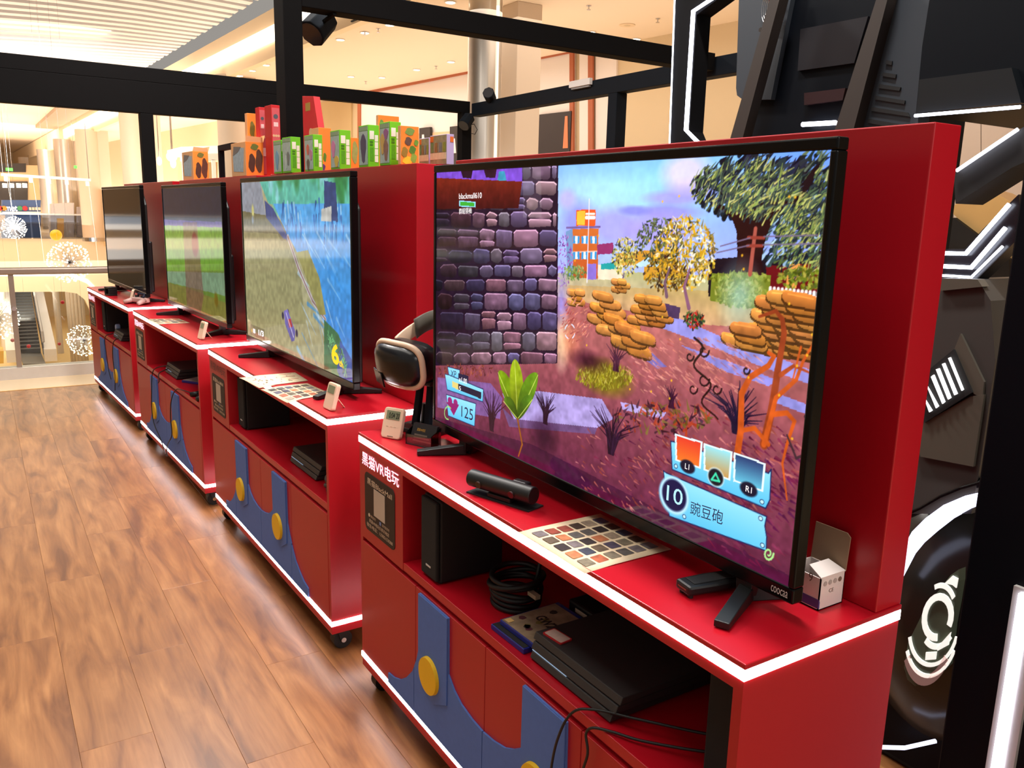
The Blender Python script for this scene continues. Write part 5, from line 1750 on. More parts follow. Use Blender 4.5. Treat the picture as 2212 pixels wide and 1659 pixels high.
def mpoly(name, pts, Y, th, mat, parent=ms, bevel=0):
    base = np.array(parent.location) if parent is not None else 0
    return MB().slab3([P_(p, Y) - base for p in pts], (0, th, 0)).build(name, mat, parent, bevel=bevel)


def mled(name, pts, Y, r, parent=ms, mat=LEDC):
    base = np.array(parent.location)
    return MB().tube([P_(p, Y) - base for p in pts], r, n=6).build(name, mat, parent)


mpoly('fan_plate', [(1598, -60), (1720, -60), (1665, 215), (1604, 215), (1592, 206), (1590, 190)], 1.28, .05, GREYB)
fc = P_((1672, 14), 1.265) - np.array(ms.location)
fg = MB()
for rr in (.013, .021, .028, .035, .042, .049):
    fg.tube([(fc[0] + rr * math.cos(t), fc[1], fc[2] + 1.25 * rr * math.sin(t)) for t in np.linspace(0, 2 * math.pi, 32, endpoint=False)], .0016, n=5, closed=True)
for a in (.8, 2.36, 3.93, 5.5):
    fg.tube([(fc[0] + .012 * math.cos(a), fc[1], fc[2] + .015 * math.sin(a)), (fc[0] + .058 * math.cos(a), fc[1], fc[2] + .075 * math.sin(a))], .0016, n=5)
fg.build('fan_guard', CHROME, ms)
MB().cyl((fc[0] - .045, fc[1] - .004, fc[2] - .062), (fc[0] - .045, fc[1] + .01, fc[2] - .062), .007, n=10).build('bolt', CHROME, ms)
mpoly('edge_rib', [(1674, -40), (1694, -40), (1601, 310), (1572, 318)], 1.20, .04, BRNE)
mpoly('hull_panel', [(1694, -40), (1910, -40), (1800, 330), (1596, 330)], 1.30, .30, NAVY)
mpoly('inset_panel', [(1729, 63), (1875, 35), (1845, 136), (1723, 153)], 1.29, .012, pm('plum_black_panel', (24, 22, 28), .4))
mpoly('inset_bar', [(1737, 201), (1826, 190), (1820, 216), (1737, 227)], 1.285, .014, pm('red_lit_black', (46, 24, 28), .4))  # red light falling on the bar is put into its colour
mled('led_bar', [(1733, 269), (1806, 265)], 1.27, .007)
mpoly('edge_rib', [(1905, -40), (1927, -40), (1841, 290), (1800, 290)], 1.18, .05, BRNE)
mpoly('slotted_plate', [(1927, -40), (2014, -40), (1992, 100), (1983, 262), (1985, 310), (1835, 310)], 1.22, .05, GREYB)


def c3(p):
    return (1440 + p[0] / 2.865, p[1] / 2.865)


for q in ([(1360, 372), (1395, 378), (1392, 402), (1352, 395)], [(1338, 448), (1420, 460), (1415, 485), (1332, 470)], [(1315, 520), (1448, 540), (1440, 562), (1308, 545)], [(1292, 592), (1475, 622), (1470, 645), (1285, 615)],
          [(1270, 662), (1492, 697), (1504, 722), (1262, 686)], [(1250, 735), (1480, 775), (1470, 800), (1240, 760)]):
    mpoly('vent_slot', [c3(p) for p in q], 1.215, .004, BLACKM)
mpoly('hood', [(2014, -40), (2330, -80), (2330, 222), (2204, 228), (1978, 248), (1992, 100)], 1.16, .5, NAVY)
mpoly('hood_lip', [(1986, 172), (2185, 146), (2206, 222), (1979, 244)], 1.13, .03, pm('deep_teal_black', (12, 17, 22), .4))
mled('led_bar', [(1976, 250), (2204, 231)], 1.12, .004)
mpoly('support_arm', [(2060, 374), (2199, 282), (2330, 196), (2330, 300), (2186, 362), (2064, 440)], 1.06, .12, BLACKM)
mled('led_bar', [(2066, 369), (2199, 279)], 1.05, .004)
mpoly('chevron_plate', [(2030, 538), (2084, 538), (2126, 492), (2200, 420), (2210, 505), (2108, 606), (2030, 606)], 1.07, .05, pm('smoked_black', (24, 24, 26), .25))
mled('led_chevron', [(2036, 547), (2086, 548), (2180, 441)], 1.06, .0052)
mled('led_chevron', [(2034, 575), (2098, 578), (2172, 492)], 1.06, .0052)
mled('led_chevron', [(2032, 595), (2098, 599), (2166, 532)], 1.06, .0032)
body = mpoly('shell', [(2020, 604), (2112, 604), (2140, 650), (2150, 780), (2118, 1000), (2098, 1110), (1930, 1110), (1960, 800)], 1.02, .5, BODYG)


def c5(p):
    return (1800 + p[0] / 2.765, 500 + p[1] / 2.765)


def c6(p):
    return (1800 + p[0] / 2.723, 1050 + p[1] / 2.723)


mpoly('lower_facet', [c5(p) for p in [(480, 1180), (565, 1130), (820, 985), (900, 975), (835, 1405), (520, 1345)]], 1.01, .03, BODYL)
mpoly('upper_facet', [c5(p) for p in [(640, 280), (860, 285), (890, 330), (640, 355)]], 1.01, .03, BODYL)
mpoly('side_facet', [c5(p) for p in [(760, 610), (900, 900), (890, 1000), (825, 960), (720, 710)]], 1.012, .03, BODYL)
mpoly('light_recess', [c5(p) for p in [(718, 705), (828, 962), (545, 1142), (480, 900)]], 1.005, .03, BLACKM)
for q in ([(685, 757), (697, 752), (775, 945), (765, 952)], [(648, 792), (662, 786), (738, 970), (722, 978)], [(612, 824), (630, 818), (700, 994), (684, 1004)], [(582, 868), (598, 856), (664, 1018), (650, 1030)],
          [(556, 920), (574, 950), (626, 1044), (612, 1056)], [(540, 990), (556, 1020), (588, 1070), (572, 1080)]):
    mpoly('light_bar', [c5(p) for p in q], .998, .005, pm('soft_white_light', (250, 250, 250), .5, emit=1.6, var=0))
# rounded fender with glowing ring and patterned lamp
fcen = P_((2100, 1330), 1.30) - np.array(ms.location)
fd = MB().sphere((0, 0, 0), 1.0, 36, 22, (.30, .26, .40)).xf(Matrix.Translation(Vector(fcen)))
fd.build('fender', pm('olive_black_gloss', (44, 40, 34), .22), ms, smooth=True)
mled('fender_trim', [c6(p) for p in [(430, 170), (520, 130), (640, 60), (760, 10), (900, -30)]], 1.03, .012, mat=BLACKG)
ar = MB().tube([P_(c6(p), 1.02) - np.array(ms.location) for p in [(395, 520), (450, 375), (500, 300), (580, 225), (680, 150), (800, 92), (900, 60)]], [.009, .016, .019, .020, .019, .016, .012], n=10)
ar.build('glowing_ring', pm('blue_white_light', (226, 230, 255), .5, emit=2.2, ecol=(214, 220, 255), var=0), ms, smooth=True)
lo_ = [(738, 490), (736, 560), (715, 690), (690, 820), (664, 1060), (560, 1160), (480, 1176), (436, 1140), (417, 1070), (440, 920), (520, 760), (600, 640), (690, 525)]
mpoly('lamp_base', [c6(p) for p in lo_], 1.0, .03, pm('grey_green_lamp', (84, 96, 80), .4))
PRW = pm('lamp_white', (250, 248, 240), .5, emit=.75, var=0)


def sector(cx_, cy_, rx, ry, a0, a1, wd_, mat=PRW, tilt=.25, n=18, Y=.995):
    A = [math.radians(a0 + (a1 - a0) * k / n) for k in range(n + 1)]
    f = lambda r_, a: (cx_ + (rx * r_) * math.cos(a) - tilt * ry * r_ * math.sin(a) * .35, cy_ + ry * r_ * math.sin(a))
    outer = [f(1.0, a) for a in A]
    inner = [f(1.0 - wd_, a) for a in reversed(A)]
    mpoly('lamp_segment', [c6(p) for p in outer + inner], Y, .004, mat)


sector(612, 772, 92, 142, 85, 385, .30)
sector(618, 778, 112, 185, 40, 130, .19)
sector(615, 760, 108, 190, 250, 325, .16)
sector(590, 830, 150, 235, 15, 165, .10)
sector(580, 860, 160, 270, 25, 155, .09)
sector(560, 880, 150, 295, 30, 150, .22, pm('lamp_pink_grey', (196, 168, 166), .4))
mpoly('lamp_segment', [c6(p) for p in [(655, 572), (700, 528), (732, 545), (722, 600), (700, 582)]], .995, .004, PRW)
mpoly('lamp_segment', [c6(p) for p in [(544, 978), (606, 975), (600, 1020), (540, 1024)]], .994, .004, PRW)
mpoly('lamp_segment', [c6(p) for p in [(612, 970), (676, 935), (682, 900), (690, 860), (610, 950)]], .994, .004, PRW)
mled('led_bar', [c6(p) for p in [(250, 1535), (420, 1540), (600, 1500)]], 1.05, .006, mat=pm('blue_white_light', (226, 230, 255)))
MB().box(-.9, 1.0, -.12, .6, 0, .30).build('base', NAVY, ms, bevel=.02)
MB().box(-.95, -.35, .36, .62, .3, 2.4).build('rear_column', NAVY, ms)
tag(ms, 'large black motion simulator with white light bars behind the nearest cabinet', 'arcade machine')

# lit portal frame left of the simulator
pf = empty('led_portal_frame', tuple(P_((1475, 700), 1.30) * np.array([1, 1, 0])))
pb = np.array(pf.location)
MB().slab3([P_(p, 1.33) - pb for p in [(1464, -160), (1432, 700), (1434, 760), (1470, 760), (1560, 440), (1508, 332), (1489, 284), (1505, 32), (1575, -20), (1640, -160)]], (0, .07, 0)).build('black_plate', FRAME, pf)
MB().tube([P_(p, 1.322) - pb for p in [(1640, -70), (1497.6, 24), (1482, 281), (1530, 330), (1560, 380)]], .0085, n=6).build('led_strip', LEDC, pf)
MB().tube([P_(p, 1.325) - pb for p in [(1463, -160), (1436, 600)]], .0028, n=6).build('edge_light', LEDC, pf)
MB().box(-.06, .06, .02, .12, 0, .9).build('foot_column', FRAME, pf)
tag(pf, 'black portal frame with a bent white LED line left of the simulator', 'frame')

# dark column with LED strip at the right edge
dp = empty('dark_column', (1.42, .76, 0))
MB().box(-.005, .42, 0, .22, 0, 3.0).build('shaft', NAVY, dp, bevel=.004)
s0, s1 = P_((2200, 1300), .752) - np.array(dp.location), P_((2168, 1659), .752) - np.array(dp.location)
MB().box(s0[0] - .012, s0[0] + .040, -.010, 0, -.0, s0[2] + .03).build('strip_housing', pm('grey_aluminium', (206, 200, 196), .35, metal=.4), dp)
MB().box(s0[0] + .001, s0[0] + .020, -.016, -.010, .0, s0[2] + .02).build('led_strip', LEDC, dp)
tag(dp, 'dark navy column with a white LED strip at the right edge', 'column')

# warm-lit counter seen past the simulator
e = empty('display_counter', (-.6, 6.0, -.05))
eb = np.array(e.location)
MB().slab3([at(p, 1, 6.0) - eb for p in [(2050, 452), (2120, 400), (2260, 480), (2260, 560), (2150, 560)]], (0, .5, -.05)).build('wood_top', pm('lit_honey_wood', (240, 196, 128), .3, var=.2, scale=2), e)  # warm light on the wood is put into its bright colour
MB().slab3([at(p, 1, 5.95) - eb for p in [(2030, 480), (2060, 470), (2180, 560), (2180, 640), (2030, 640)]], (0, .5, 0)).build('dark_shelf', BLACKM, e)
MB().box(-1.2, 1.4, 0, .6, 0, .4).build('plinth', BLACKM, e)
tag(e, 'honey wood counter with dark shelves far right beyond the simulator', 'counter')


# ------------------------------------------------------------------ mall around the booth
def downlight(p, z=4.298, r=.07):
    q = at(p, 2, z)
    e = empty('downlight', tuple(q))
    MB().cyl((0, 0, 0), (0, 0, -.012), r * 1.15, n=20).build('trim_ring', WHITEP, e)
    MB().cyl((0, 0, -.012), (0, 0, -.016), r * .9, n=20).build('lamp', LAMP, e)
    tag(e, 'small round downlight glowing in the cream gallery ceiling', 'downlight', 'downlights in the gallery ceiling')


for p in [(715, 65), (650, 100), (735, 85), (758, 165), (825, 167), (900, 150), (974, 133), (973, 4), (788, 70), (545, 152), (575, 140), (518, 163), (1277, 69), (1374, 84), (842, 53), (690, 22)]:
    downlight(p)
for p in ((788, 68), (817, 62), (942, 143), (790, 176), (1272, 12), (1421, 40), (1574, 70)):
    q = at(p, 2, 4.299)
    e = empty('sprinkler', tuple(q))
    MB().cyl((0, 0, 0), (0, 0, -.05), .010, n=8).build('stem', CHROME, e)
    MB().cyl((0, 0, -.05), (0, 0, -.056), .028, n=12).build('deflector', CHROME, e)
    MB().cyl((0, 0, 0), (0, 0, -.006), .035, n=12).build('escutcheon', CHROME, e)
    tag(e, 'small ceiling sprinkler in the cream gallery ceiling', 'sprinkler', 'ceiling sprinklers')
q = at((1355, 54), 2, 4.298)
e = empty('ceiling_speaker', tuple(q))
MB().cyl((0, 0, 0), (0, 0, -.008), .12, n=24).build('grille', pm('ivory_grille', (240, 214, 178), .7), e)
MB().cyl((0, 0, -.008), (0, 0, -.010), .05, n=16).build('centre', BEIGE, e)
tag(e, 'flat round ceiling speaker near the right downlights', 'speaker')

# big column: satin round shaft beside a beige pier
cc = at((1046, 200), 1, 5.1) * np.array([1, 1, 0])
e = empty('round_column', (cc[0], cc[1], -.05))
dd = (at((1046, 200), 1, 5.1) - CAM) @ FW
rad = 36 * dd / FPX
smooth_angle(MB().cyl((0, 0, 0), (0, 0, 4.35), rad, n=40).build('shaft', SATIN, e))
MB().cyl((0, 0, 0), (0, 0, .12), rad * 1.06, n=40).build('base_ring', CHROME, e)
lp = at((1073, 200), 1, 5.1) * np.array([1, 1, 0]) - cc
lp = lp - np.array([FW[0], FW[1], 0]) * rad * .55
MB().tube([(lp[0], lp[1], .12), (lp[0], lp[1], 4.3)], .022, n=10).build('highlight_stripe', pm('shaft_highlight', (250, 240, 220), .4, emit=.7), e)  # glowing tube stands in for the highlight along the shaft, not a lamp
tag(e, 'round satin metal column rising behind the booth frame', 'column')
pc = at((1124, 200), 1, 5.75) * np.array([1, 1, 0])
dd = (at((1124, 200), 1, 5.75) - CAM) @ FW
ph = 42 * dd / FPX / 1.36
e = empty('square_pier', (pc[0], pc[1], -.05))
MB().box(-ph, ph, -ph, ph, 0, 4.35).build('pier', STONEC, e, bevel=.01)
MB().box(-ph - .02, ph + .02, -ph - .02, ph + .02, 0, .15).build('skirting', BRNE, e)
tag(e, 'square beige pier right of the round metal column', 'pier')

# far columns along the gallery edge
for px, py, r, lab in ((495, 165, .30, 'pale column left of the thick post'), (287, 243, .42, 'pale column partly behind the slim frame post'), (186, 281, .42, 'pale column over the escalator side of the gallery'),
                       (137.6, 302, .45, 'bright steel column second from the left in the gallery'), (101, 324, .52, 'farthest bright steel column of the gallery row'), (61, 341, .6, 'pale column at the far left of the gallery row')):
    q = at((px, py), 2, 4.3)
    e = empty('gallery_column', (q[0], q[1], -.05))
    smooth_angle(MB().cyl((0, 0, 0), (0, 0, 4.36), r, n=28).build('shaft', SATIN if 'steel' in lab else STONEC, e))
    MB().cyl((0, 0, 0), (0, 0, .15), r * 1.06, n=28).build('base_ring', CHROME, e)
    MB().box(-r * .5, r * .5, r * .7, r * 1.8, 0, 4.36).build('rear_pier', STONEC, e)
    tag(e, lab, 'column', 'columns along the gallery')


# storefronts far down the gallery
def far_thing(name, pts, X, th, mat, label, cat, part='panel', group=None):
    a = [np.array(far(p, X)) for p in pts]
    mn = np.min(np.array(a), 0)
    e = empty(name, (X, mn[0], mn[1]))
    MB().prism([tuple(q - mn) for q in a], 0, -th, fxz).build(part, mat, e)
    tag(e, label, cat, group)
    return e, mn


e, mn = far_thing('shop_front', [(-300, 346), (300, 364), (300, 520), (-300, 520)], -58, .4, pm('tan_shop_wall', (196, 168, 126), .6), 'long tan and dark shop front at the far end of the mall', 'shop front', 'wall')
for q in ([(-300, 350), (56, 353), (56, 372), (-300, 370)], [(113, 357), (135, 357), (135, 372), (113, 372)], [(160, 358), (178, 358), (178, 376), (160, 376)], [(200, 360), (300, 362), (300, 400), (236, 400), (236, 378), (200, 376)],
          [(-300, 392), (60, 392), (60, 445), (-300, 445)], [(116, 394), (137, 394), (137, 446), (116, 446)], [(163, 396), (190, 396), (190, 446), (163, 446)], [(203, 398), (300, 400), (300, 450), (203, 450)]):
    MB().prism([tuple(np.array(far(p, -57.9)) - mn) for p in q], .05, .12, fxz).build('dark_window', DARKSHOP, e)
for k, px in enumerate((10, 25, 40, 53, 122, 130, 168, 184, 208, 222)):
    a = np.array(far((px, 398), -57.7)) - mn
    MB().box(.3, .4, a[0] - .12, a[0] + .12, a[1] - .2, a[1] + .05).build('pendant_lamp', LAMP, e)
for p, lab in (((20, 366), 'green exit sign at the far left of the mall'), ((167, 361), 'green exit sign right of the bright steel columns')):
    q = at(p, 0, -40)
    e = empty('exit_sign', tuple(q))
    MB().box(-.03, .03, -.13, .13, -.06, .06).build('panel', pm('green_exit_glow', (90, 230, 80), .5, emit=1.5, var=0), e)
    MB().cyl((0, -.1, .06), (0, -.1, 5.15 - q[2]), .01, n=6).build('hanger', CHROME, e)
    MB().cyl((0, .1, .06), (0, .1, 5.15 - q[2]), .01, n=6).build('hanger', CHROME, e)
    tag(e, lab, 'sign')
# blue shop kiosk with sign
e, mn = far_thing('blue_kiosk', [(5, 432), (88, 432), (88, 516), (5, 516)], -39.0, 1.6, pm('kiosk_blue', (66, 92, 140), .5), 'blue kiosk with white sign lettering across the atrium', 'kiosk', 'booth')
A_, B_ = np.array(far((12, 456), -38.97)) - mn, np.array(far((38, 456), -38.97)) - mn
C_ = np.array(far((12, 444), -38.97)) - mn
text('sign_lettering', 'met', HW, e, (.03, A_[0], A_[1]), (0, B_[0] - A_[0], 0), (0, 0, C_[1] - A_[1]), .01, outline=.02)
for px, col in ((43, (70, 150, 90)), (54, (206, 40, 46)), (0, (206, 50, 46)), (9, (226, 150, 50))):
    a = np.array(far((px, 450), -38.97)) - mn
    MB().cyl((.02, a[0], a[1]), (.05, a[0], a[1]), .10, n=14).build('sign_dot', pm('dot_%d_%d_%d' % col, col, .5), e)
for k in range(4):
    a = np.array(far((63 + 6.5 * k, 454), -38.97)) - mn
    MB().box(.02, .05, a[0], a[0] + .09, a[1], a[1] + .12).build('sign_block', PRINT, e)
MB().prism([tuple(np.array(far(p, -38.95)) - mn) for p in ((5, 457), (88, 457), (88, 462), (5, 462))], .02, .06, fxz).build('counter_line', SATIN, e)
far_thing('amber_board', [(-10, 465), (11, 465), (11, 500), (-10, 500)], -38.6, .3, pm('amber_board', (232, 176, 90), .5), 'amber display board at the left picture edge across the atrium', 'board')
far_thing('white_stall', [(110, 440), (160, 438), (160, 512), (110, 512)], -40.5, 1.0, pm('stall_white', (216, 206, 200), .5), 'pale stall beside the blue kiosk across the atrium', 'stall')
far_thing('grey_stall', [(168, 447), (222, 446), (222, 512), (168, 512)], -39.8, .6, pm('stall_grey', (168, 156, 152), .5), 'grey stall right of the pale stall across the atrium', 'stall')
far_thing('amber_box', [(124, 472), (138, 472), (138, 516), (124, 516)], -39.2, .4, MATS['amber_board'], 'small amber box in front of the pale stall', 'box')

# shopper far away behind the grey stall
sk = bpy.data.meshes.new('person')
J = {'pel': (0, 0, .95), 'ch': (0, 0, 1.25), 'nk': (0, 0, 1.45), 'hd': (0, .01, 1.62), 'top': (0, .01, 1.72), 'ls': (0, -.19, 1.40), 'le': (.02, -.24, 1.12), 'lh': (.12, -.20, .92), 'rs': (0, .19, 1.40), 're': (.02, .24, 1.12), 'rh': (.12, .20, .92),
     'lk': (.02, -.11, .50), 'lf': (0, -.12, .06), 'lt': (.14, -.12, .04), 'rk': (.02, .11, .50), 'rf': (0, .12, .06), 'rt': (.14, .12, .04)}
RADI = {'pel': .15, 'ch': .16, 'nk': .06, 'hd': .095, 'top': .07, 'ls': .075, 'le': .05, 'lh': .035, 'rs': .075, 're': .05, 'rh': .035, 'lk': .065, 'lf': .05, 'lt': .04, 'rk': .065, 'rf': .05, 'rt': .04}
ks = list(J)
ed = [('pel', 'ch'), ('ch', 'nk'), ('nk', 'hd'), ('hd', 'top'), ('ch', 'ls'), ('ls', 'le'), ('le', 'lh'), ('ch', 'rs'), ('rs', 're'), ('re', 'rh'), ('pel', 'lk'), ('lk', 'lf'), ('lf', 'lt'), ('pel', 'rk'), ('rk', 'rf'), ('rf', 'rt')]
sk.from_pydata([J[k] for k in ks], [(ks.index(a), ks.index(b)) for a, b in ed], [])
per = bpy.data.objects.new('person', sk)
COL.objects.link(per)
sm = per.modifiers.new('skin', 'SKIN')
for k, vtx in enumerate(sk.skin_vertices[0].data):
    vtx.radius = (RADI[ks[k]], RADI[ks[k]])
sk.skin_vertices[0].data[0].use_root = True
per.modifiers.new('sub', 'SUBSURF').render_levels = 1
sk.materials.append(pm('pale_jacket', (214, 196, 176), .8))
q = at((172, 450), 0, -43.5)
per.location = (q[0], q[1], -.05)
tag(per, 'distant person in a pale top standing behind the stalls across the atrium', 'person')
MB().sphere((0, .01, 1.69), .105, 12, 8, (1, 1, .8)).build('hair', pm('brown_hair', (120, 80, 50), .7), per, smooth=True)
MB().sphere((.05, .01, 1.60), .075, 12, 8, (.8, 1, .8)).build('face_mask', pm('mask_blue_white', (206, 216, 226), .7), per, smooth=True)

# hanging light truss
e = empty('hanging_truss', tuple(at((2, 377), 0, -24)))
tb = np.array(e.location)
t1 = at((196, 389), 0, -24) - tb
MB().tube([(0, 0, 0), tuple(t1)], .05, n=4).build('bar', pm('pinkish_white_bar', (206, 180, 164), .6), e)
for f in (.05, .32, .52, .72, .96):
    MB().cyl(tuple(t1 * f + [0, 0, -.05]), tuple(t1 * f + [0.02, 0, -.16]), .05, n=10).build('lamp_can', WHITEP, e)
for f in (.02, .98):
    MB().tube([tuple(t1 * f), tuple(t1 * f + [0, 0, 1.5])], .010, n=5).build('wire', CHROME, e)
for f, ln in ((.06, 2.4), (.34, 2.3), (.97, 2.6)):
    MB().tube([tuple(t1 * f), tuple(t1 * f + [0, .06, -ln * .5]), tuple(t1 * f + [0, .10, -ln])], .0035, n=5).build('light_string', pm('white_string', (226, 216, 206), .5), e)
tag(e, 'pale hanging bar with small lamps and light strings over the atrium', 'truss')


# glittering light balls in the atrium
def light_ball(p, X, rpx, n, label, seed):
    q = at(p, 0, X)
    d = (q - CAM) @ FW
    r = rpx * d / FPX
    e = empty('light_ball', tuple(q))
    rr = random.Random(seed)
    m = MB()
    w2 = MB()
    for k in range(n):
        zf = 1 - 2 * (k + .5) / n
        a = k * 2.39996 + rr.uniform(-.2, .2)
        s = math.sqrt(1 - zf * zf)
        rad_ = r * rr.uniform(.92, 1.04)
        c = (rad_ * s * math.cos(a), rad_ * s * math.sin(a), rad_ * zf)
        b = r * rr.uniform(.034, .058)
        m.add([(c[0] + b, c[1], c[2]), (c[0] - b, c[1], c[2]), (c[0], c[1] + b, c[2]), (c[0], c[1] - b, c[2]), (c[0], c[1], c[2] + b), (c[0], c[1], c[2] - b)],
              [(0, 2, 4), (2, 1, 4), (1, 3, 4), (3, 0, 4), (2, 0, 5), (1, 2, 5), (3, 1, 5), (0, 3, 5)])
        w2.tube([(0, 0, 0), c], r * .004, n=3)
    o = m.build('bulbs', pm('warm_bulb', (255, 244, 224), .5, emit=3.5, ecol=(255, 240, 214), var=0), e)
    o['kind'] = 'stuff'
    o = w2.build('spokes', CHROME, e)
    o['kind'] = 'stuff'
    MB().tube([(0, 0, 0), (0, 0, 6.4 - q[2])], .0015, n=4).build('hanging_wire', CHROME, e)
    tag(e, label, 'light ball')


light_ball((150, 567), -13, 42, 220, 'large glittering light ball crossing the handrail', 1)
light_ball((30, 492), -20, 24, 120, 'small light ball hanging before the blue kiosk', 2)
light_ball((-6, 690), -12, 42, 220, 'light ball cut by the left picture edge below the handrail', 3)
light_ball((182, 735), -14, 33, 180, 'light ball low beside the farthest cabinet', 4)
for p, X, rpx, col, lab in (((121, 508), -16, 12, (244, 186, 10), 'yellow balloon hanging in the atrium'), ((135, 653), -15, 4, (214, 40, 50), 'red bauble right of the escalator top'), ((62, 748), -15, 4.2, (214, 40, 50), 'red bauble in front of the escalator foot'), ((128, 743), -15, 3.4, (206, 50, 50), 'red bauble over the lower floor'), ((27, 735), -15, 4, (226, 130, 130), 'pinkish bauble left of the escalator')):
    q = at(p, 0, X)
    r = rpx * ((q - CAM) @ FW) / FPX
    e = empty('balloon' if 'balloon' in lab else 'bauble', tuple(q))
    MB().sphere((0, 0, 0), r, 20, 14).build('ball', pm('ball_%d_%d_%d' % col, col, .35), e, smooth=True)
    MB().cyl((0, 0, r * .95), (0, 0, r * 1.15), r * .15, n=8).build('cap', CHROME, e)
    MB().tube([(0, 0, r * 1.1), (0, 0, 6.4 - q[2])], .0015, n=4).build('thread', CHROME, e)
    tag(e, lab, 'balloon' if 'balloon' in lab else 'bauble')

# escalator on the lower level
e = empty('escalator', (-38, 0, -6.2))
eb = np.array(e.location)


def esc(p, X):
    return at(p, 0, X) - eb


nst = 22
b0, b1 = esc((42, 757), -41), esc((88, 757), -41)
t0, t1_ = esc((26, 612), -52), esc((64, 612), -52)
for k in range(nst):
    f0, f1 = k / nst, (k + 1) / nst
    l0, r0, l1, r1 = b0 + (t0 - b0) * f0, b1 + (t1_ - b1) * f0, b0 + (t0 - b0) * f1, b1 + (t1_ - b1) * f1
    z = r0[2]
    MB().add([(l0[0], l0[1], z - .25), (r0[0], r0[1], z - .25), (r0[0], r0[1], z + .1), (l0[0], l0[1], z + .1), (l1[0], l1[1], z + .1), (r1[0], r1[1], z + .1)], [(0, 1, 2, 3), (3, 2, 5, 4)]).build('step', pm('escalator_step', (62, 56, 52), .5, var=.2), e)
MB().slab3([b0 + [3, 0, -.12], b1 + [3, 0, -.12], b1 + [0, 0, -.1], b0 + [0, 0, -.1]], (0, 0, -.1)).build('landing_plate', pm('landing_dark', (74, 66, 58), .4), e)
for q0, q1, s_ in ((b0, t0, -1), (b1, t1_, 1)):
    MB().slab3([q0 + [1.2, .02 * s_, 0], q1 + [0, .02 * s_, 0], q1 + [0, .02 * s_, 1.0], q0 + [1.2, .02 * s_, 1.0]], (0, .06 * s_, 0)).build('glass_side', glass_mat('hazy_glass', (205, 212, 222), .06), e)
    MB().slab3([q0 + [1.4, .05 * s_, -.3], q1 + [0, .05 * s_, -.3], q1 + [0, .05 * s_, .25], q0 + [1.4, .05 * s_, .25]], (0, .5 * s_, 0)).build('skirt', pm('steel_skirt', (206, 196, 190), .35, metal=.4), e)
    MB().tube([tuple(q0 + [1.5, .06 * s_, .6]), tuple(q0 + [1.3, .06 * s_, 1.0]), tuple(q1 + [0, .06 * s_, 1.0])], .06, n=8).build('handrail', pm('escalator_rail', (150, 140, 136), .4), e)
tag(e, 'dark escalator climbing from the lower floor beyond the balustrade', 'escalator')
for px, w_, X, lab in ((126, 7, -46, 'slim grey column right of the escalator on the lower level'), (166, 17, -43, 'broad fluted column near the farthest cabinet on the lower level'), (8, 9, -48, 'grey column at the left edge on the lower level'), (98, 4.5, -50, 'thin distant column beside the escalator rail')):
    q = at((px, 700), 0, X)
    r = w_ * ((q - CAM) @ FW) / FPX
    e = empty('lower_column', (q[0], q[1], -6.2))
    n_ = 14 if 'fluted' in lab else 1
    if n_ > 1:
        for k in range(n_):
            a = 2 * math.pi * k / n_
            MB().cyl((r * .84 * math.cos(a), r * .84 * math.sin(a), 0), (r * .84 * math.cos(a), r * .84 * math.sin(a), 5.7), r * .2, n=10).build('flute', STONEC, e, smooth=True)
    smooth_angle(MB().cyl((0, 0, 0), (0, 0, 5.7), r * .9, n=24).build('shaft', STONEC, e))
    tag(e, lab, 'column', 'columns on the lower level')
far_thing('yellow_bench', [(-26, 760), (8, 758), (8, 785), (-26, 787)], -39.5, 1.2, pm('mustard_bench', (206, 160, 70), .6), 'mustard bench on the lower floor left of the escalator', 'bench')
far_thing('lower_wall', [(-200, 600), (330, 600), (330, 700), (-200, 700)], -62, .4, pm('lower_beige', (226, 196, 150), .6), 'beige rear wall on the lower level', 'wall')

# seating corner seen between the frame posts
for p, r, lab in (((371, 338), 11, 'round glowing pendant lamp left of the thick post'), ((344, 348), 5, 'small glowing pendant nearest the slim frame post'), ((374, 352), 6, 'long glowing pendant below the round one'), ((490, 316), 6, 'white bulb over the bright canopy')):
    X = -24
    q = at(p, 0, X)
    rr = r * ((q - CAM) @ FW) / FPX
    e = empty('pendant_lamp', tuple(q))
    MB().sphere((0, 0, 0), rr, 18, 12, (1, 1, 1.0 if r > 8 else 1.8)).build('globe', pm('pendant_glow', (255, 246, 230), .5, emit=4, ecol=(255, 240, 214), var=0), e, smooth=True)
    MB().cyl((0, 0, rr), (0, 0, 4.3 - q[2]), .015, n=6).build('cord', CHROME, e)
    tag(e, lab, 'lamp', 'glowing pendant lamps')
e, mn = far_thing('white_canopy', [(392, 317), (486, 314), (486, 330), (392, 334)], -22, 2.0, pm('glowing_canopy', (255, 240, 224), .6, emit=.5), 'bright white canopy over a counter behind the orange boxes', 'canopy', 'roof')  # slight glow added to keep the roof bright, it is no lamp
MB().prism([tuple(np.array(far(p, -21.95)) - mn) for p in ((395, 334), (480, 331), (480, 345), (395, 348))], -.02, -.3, fxz).build('valance', WHITEW, e)
for px in (398, 430, 462, 478):
    a = np.array(far((px, 345), -22)) - mn
    MB().box(-.1, -.02, a[0] - .05, a[0] + .05, -mn[1], a[1]).build('leg', WHITEP, e)
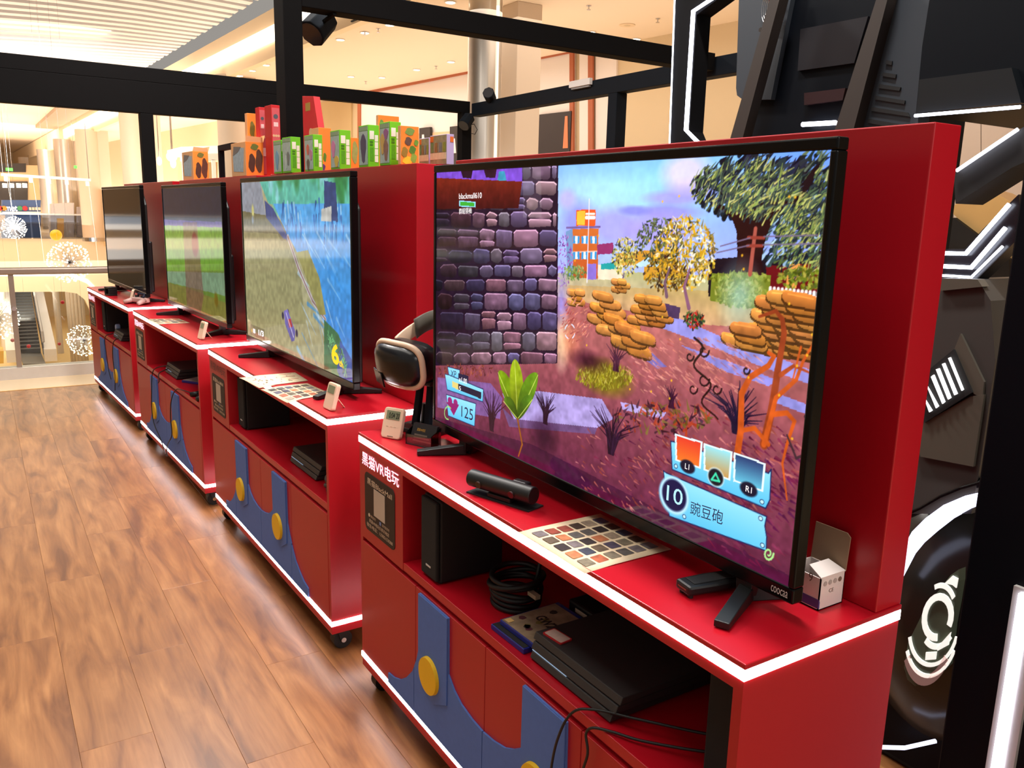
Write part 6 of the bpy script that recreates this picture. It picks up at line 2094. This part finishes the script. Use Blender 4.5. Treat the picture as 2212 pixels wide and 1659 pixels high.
far_thing('tan_counter', [(400, 352), (470, 350), (470, 420), (400, 420)], -22.5, 1.0, TAN, 'tan counter below the bright white canopy', 'counter')
far_thing('pink_banner', [(508, 253), (536, 252), (536, 330), (508, 332)], -20, .1, pm('pink_banner', (240, 166, 172), .6), 'pale pink hanging banner left of the red toy boxes', 'banner')

# posters on the gallery wall
u0, z0 = wall_uz((1163, 248), .1)
u1, z1 = wall_uz((1228, 420), .1)
e = empty('wall_poster', wfn(u0, 0, .1))
MB().slab3([np.array(wfn(a, b, .06)) - np.array(e.location) for a, b in ((u0, .9), (u1, .9), (u1, z0), (u0, z0))], tuple(-WN * .05)).build('board', pm('dark_poster', (40, 28, 28), .4, var=.2, scale=3), e)
for a, b, c_, d in ((.80, .05, .95, .40), (.55, .72, .63, .98), (.86, .5, .97, .8), (.02, .66, .12, .9)):
    uu0, uu1 = u0 + (u1 - u0) * a, u0 + (u1 - u0) * c_
    zz0, zz1 = z0 - (z0 - 1.7) * b, z0 - (z0 - 1.7) * d
    MB().slab3([np.array(wfn(x, y__, .112)) - np.array(e.location) for x, y__ in ((uu0, zz1), (uu1, zz1), (uu1 - .04, zz0), (uu0 + .03, zz0))], tuple(-WN * .004)).build('flame_print', pm('flame_print', (226, 130, 84), .5), e)
tag(e, 'dark poster with orange streaks right of the square pier', 'poster')
for a, b, lab in (((908, 277), (931, 320), 'dark hanging board behind the figure packs'), ((974, 274), (1000, 330), 'dark narrow board beside the rear corner post')):
    u0, z0 = wall_uz(a, .12)
    u1, z1 = wall_uz(b, .12)
    e = empty('wall_board', wfn(u0, 0, .12))
    MB().slab3([np.array(wfn(x, y__, .09)) - np.array(e.location) for x, y__ in ((u0, z1 - .4), (u1, z1 - .4), (u1, z0), (u0, z0))], tuple(-WN * .06)).build('board', pm('brown_black_board', (44, 36, 34), .5), e)
    MB().slab3([np.array(wfn(x, y__, .152)) - np.array(e.location) for x, y__ in ((u0 + .1, z1), (u0 + .25, z1), (u0 + .2, z1 + .3), (u0 + .12, z1 + .3))], tuple(-WN * .003)).build('pale_figure', WHITEP, e)
    tag(e, lab, 'board')
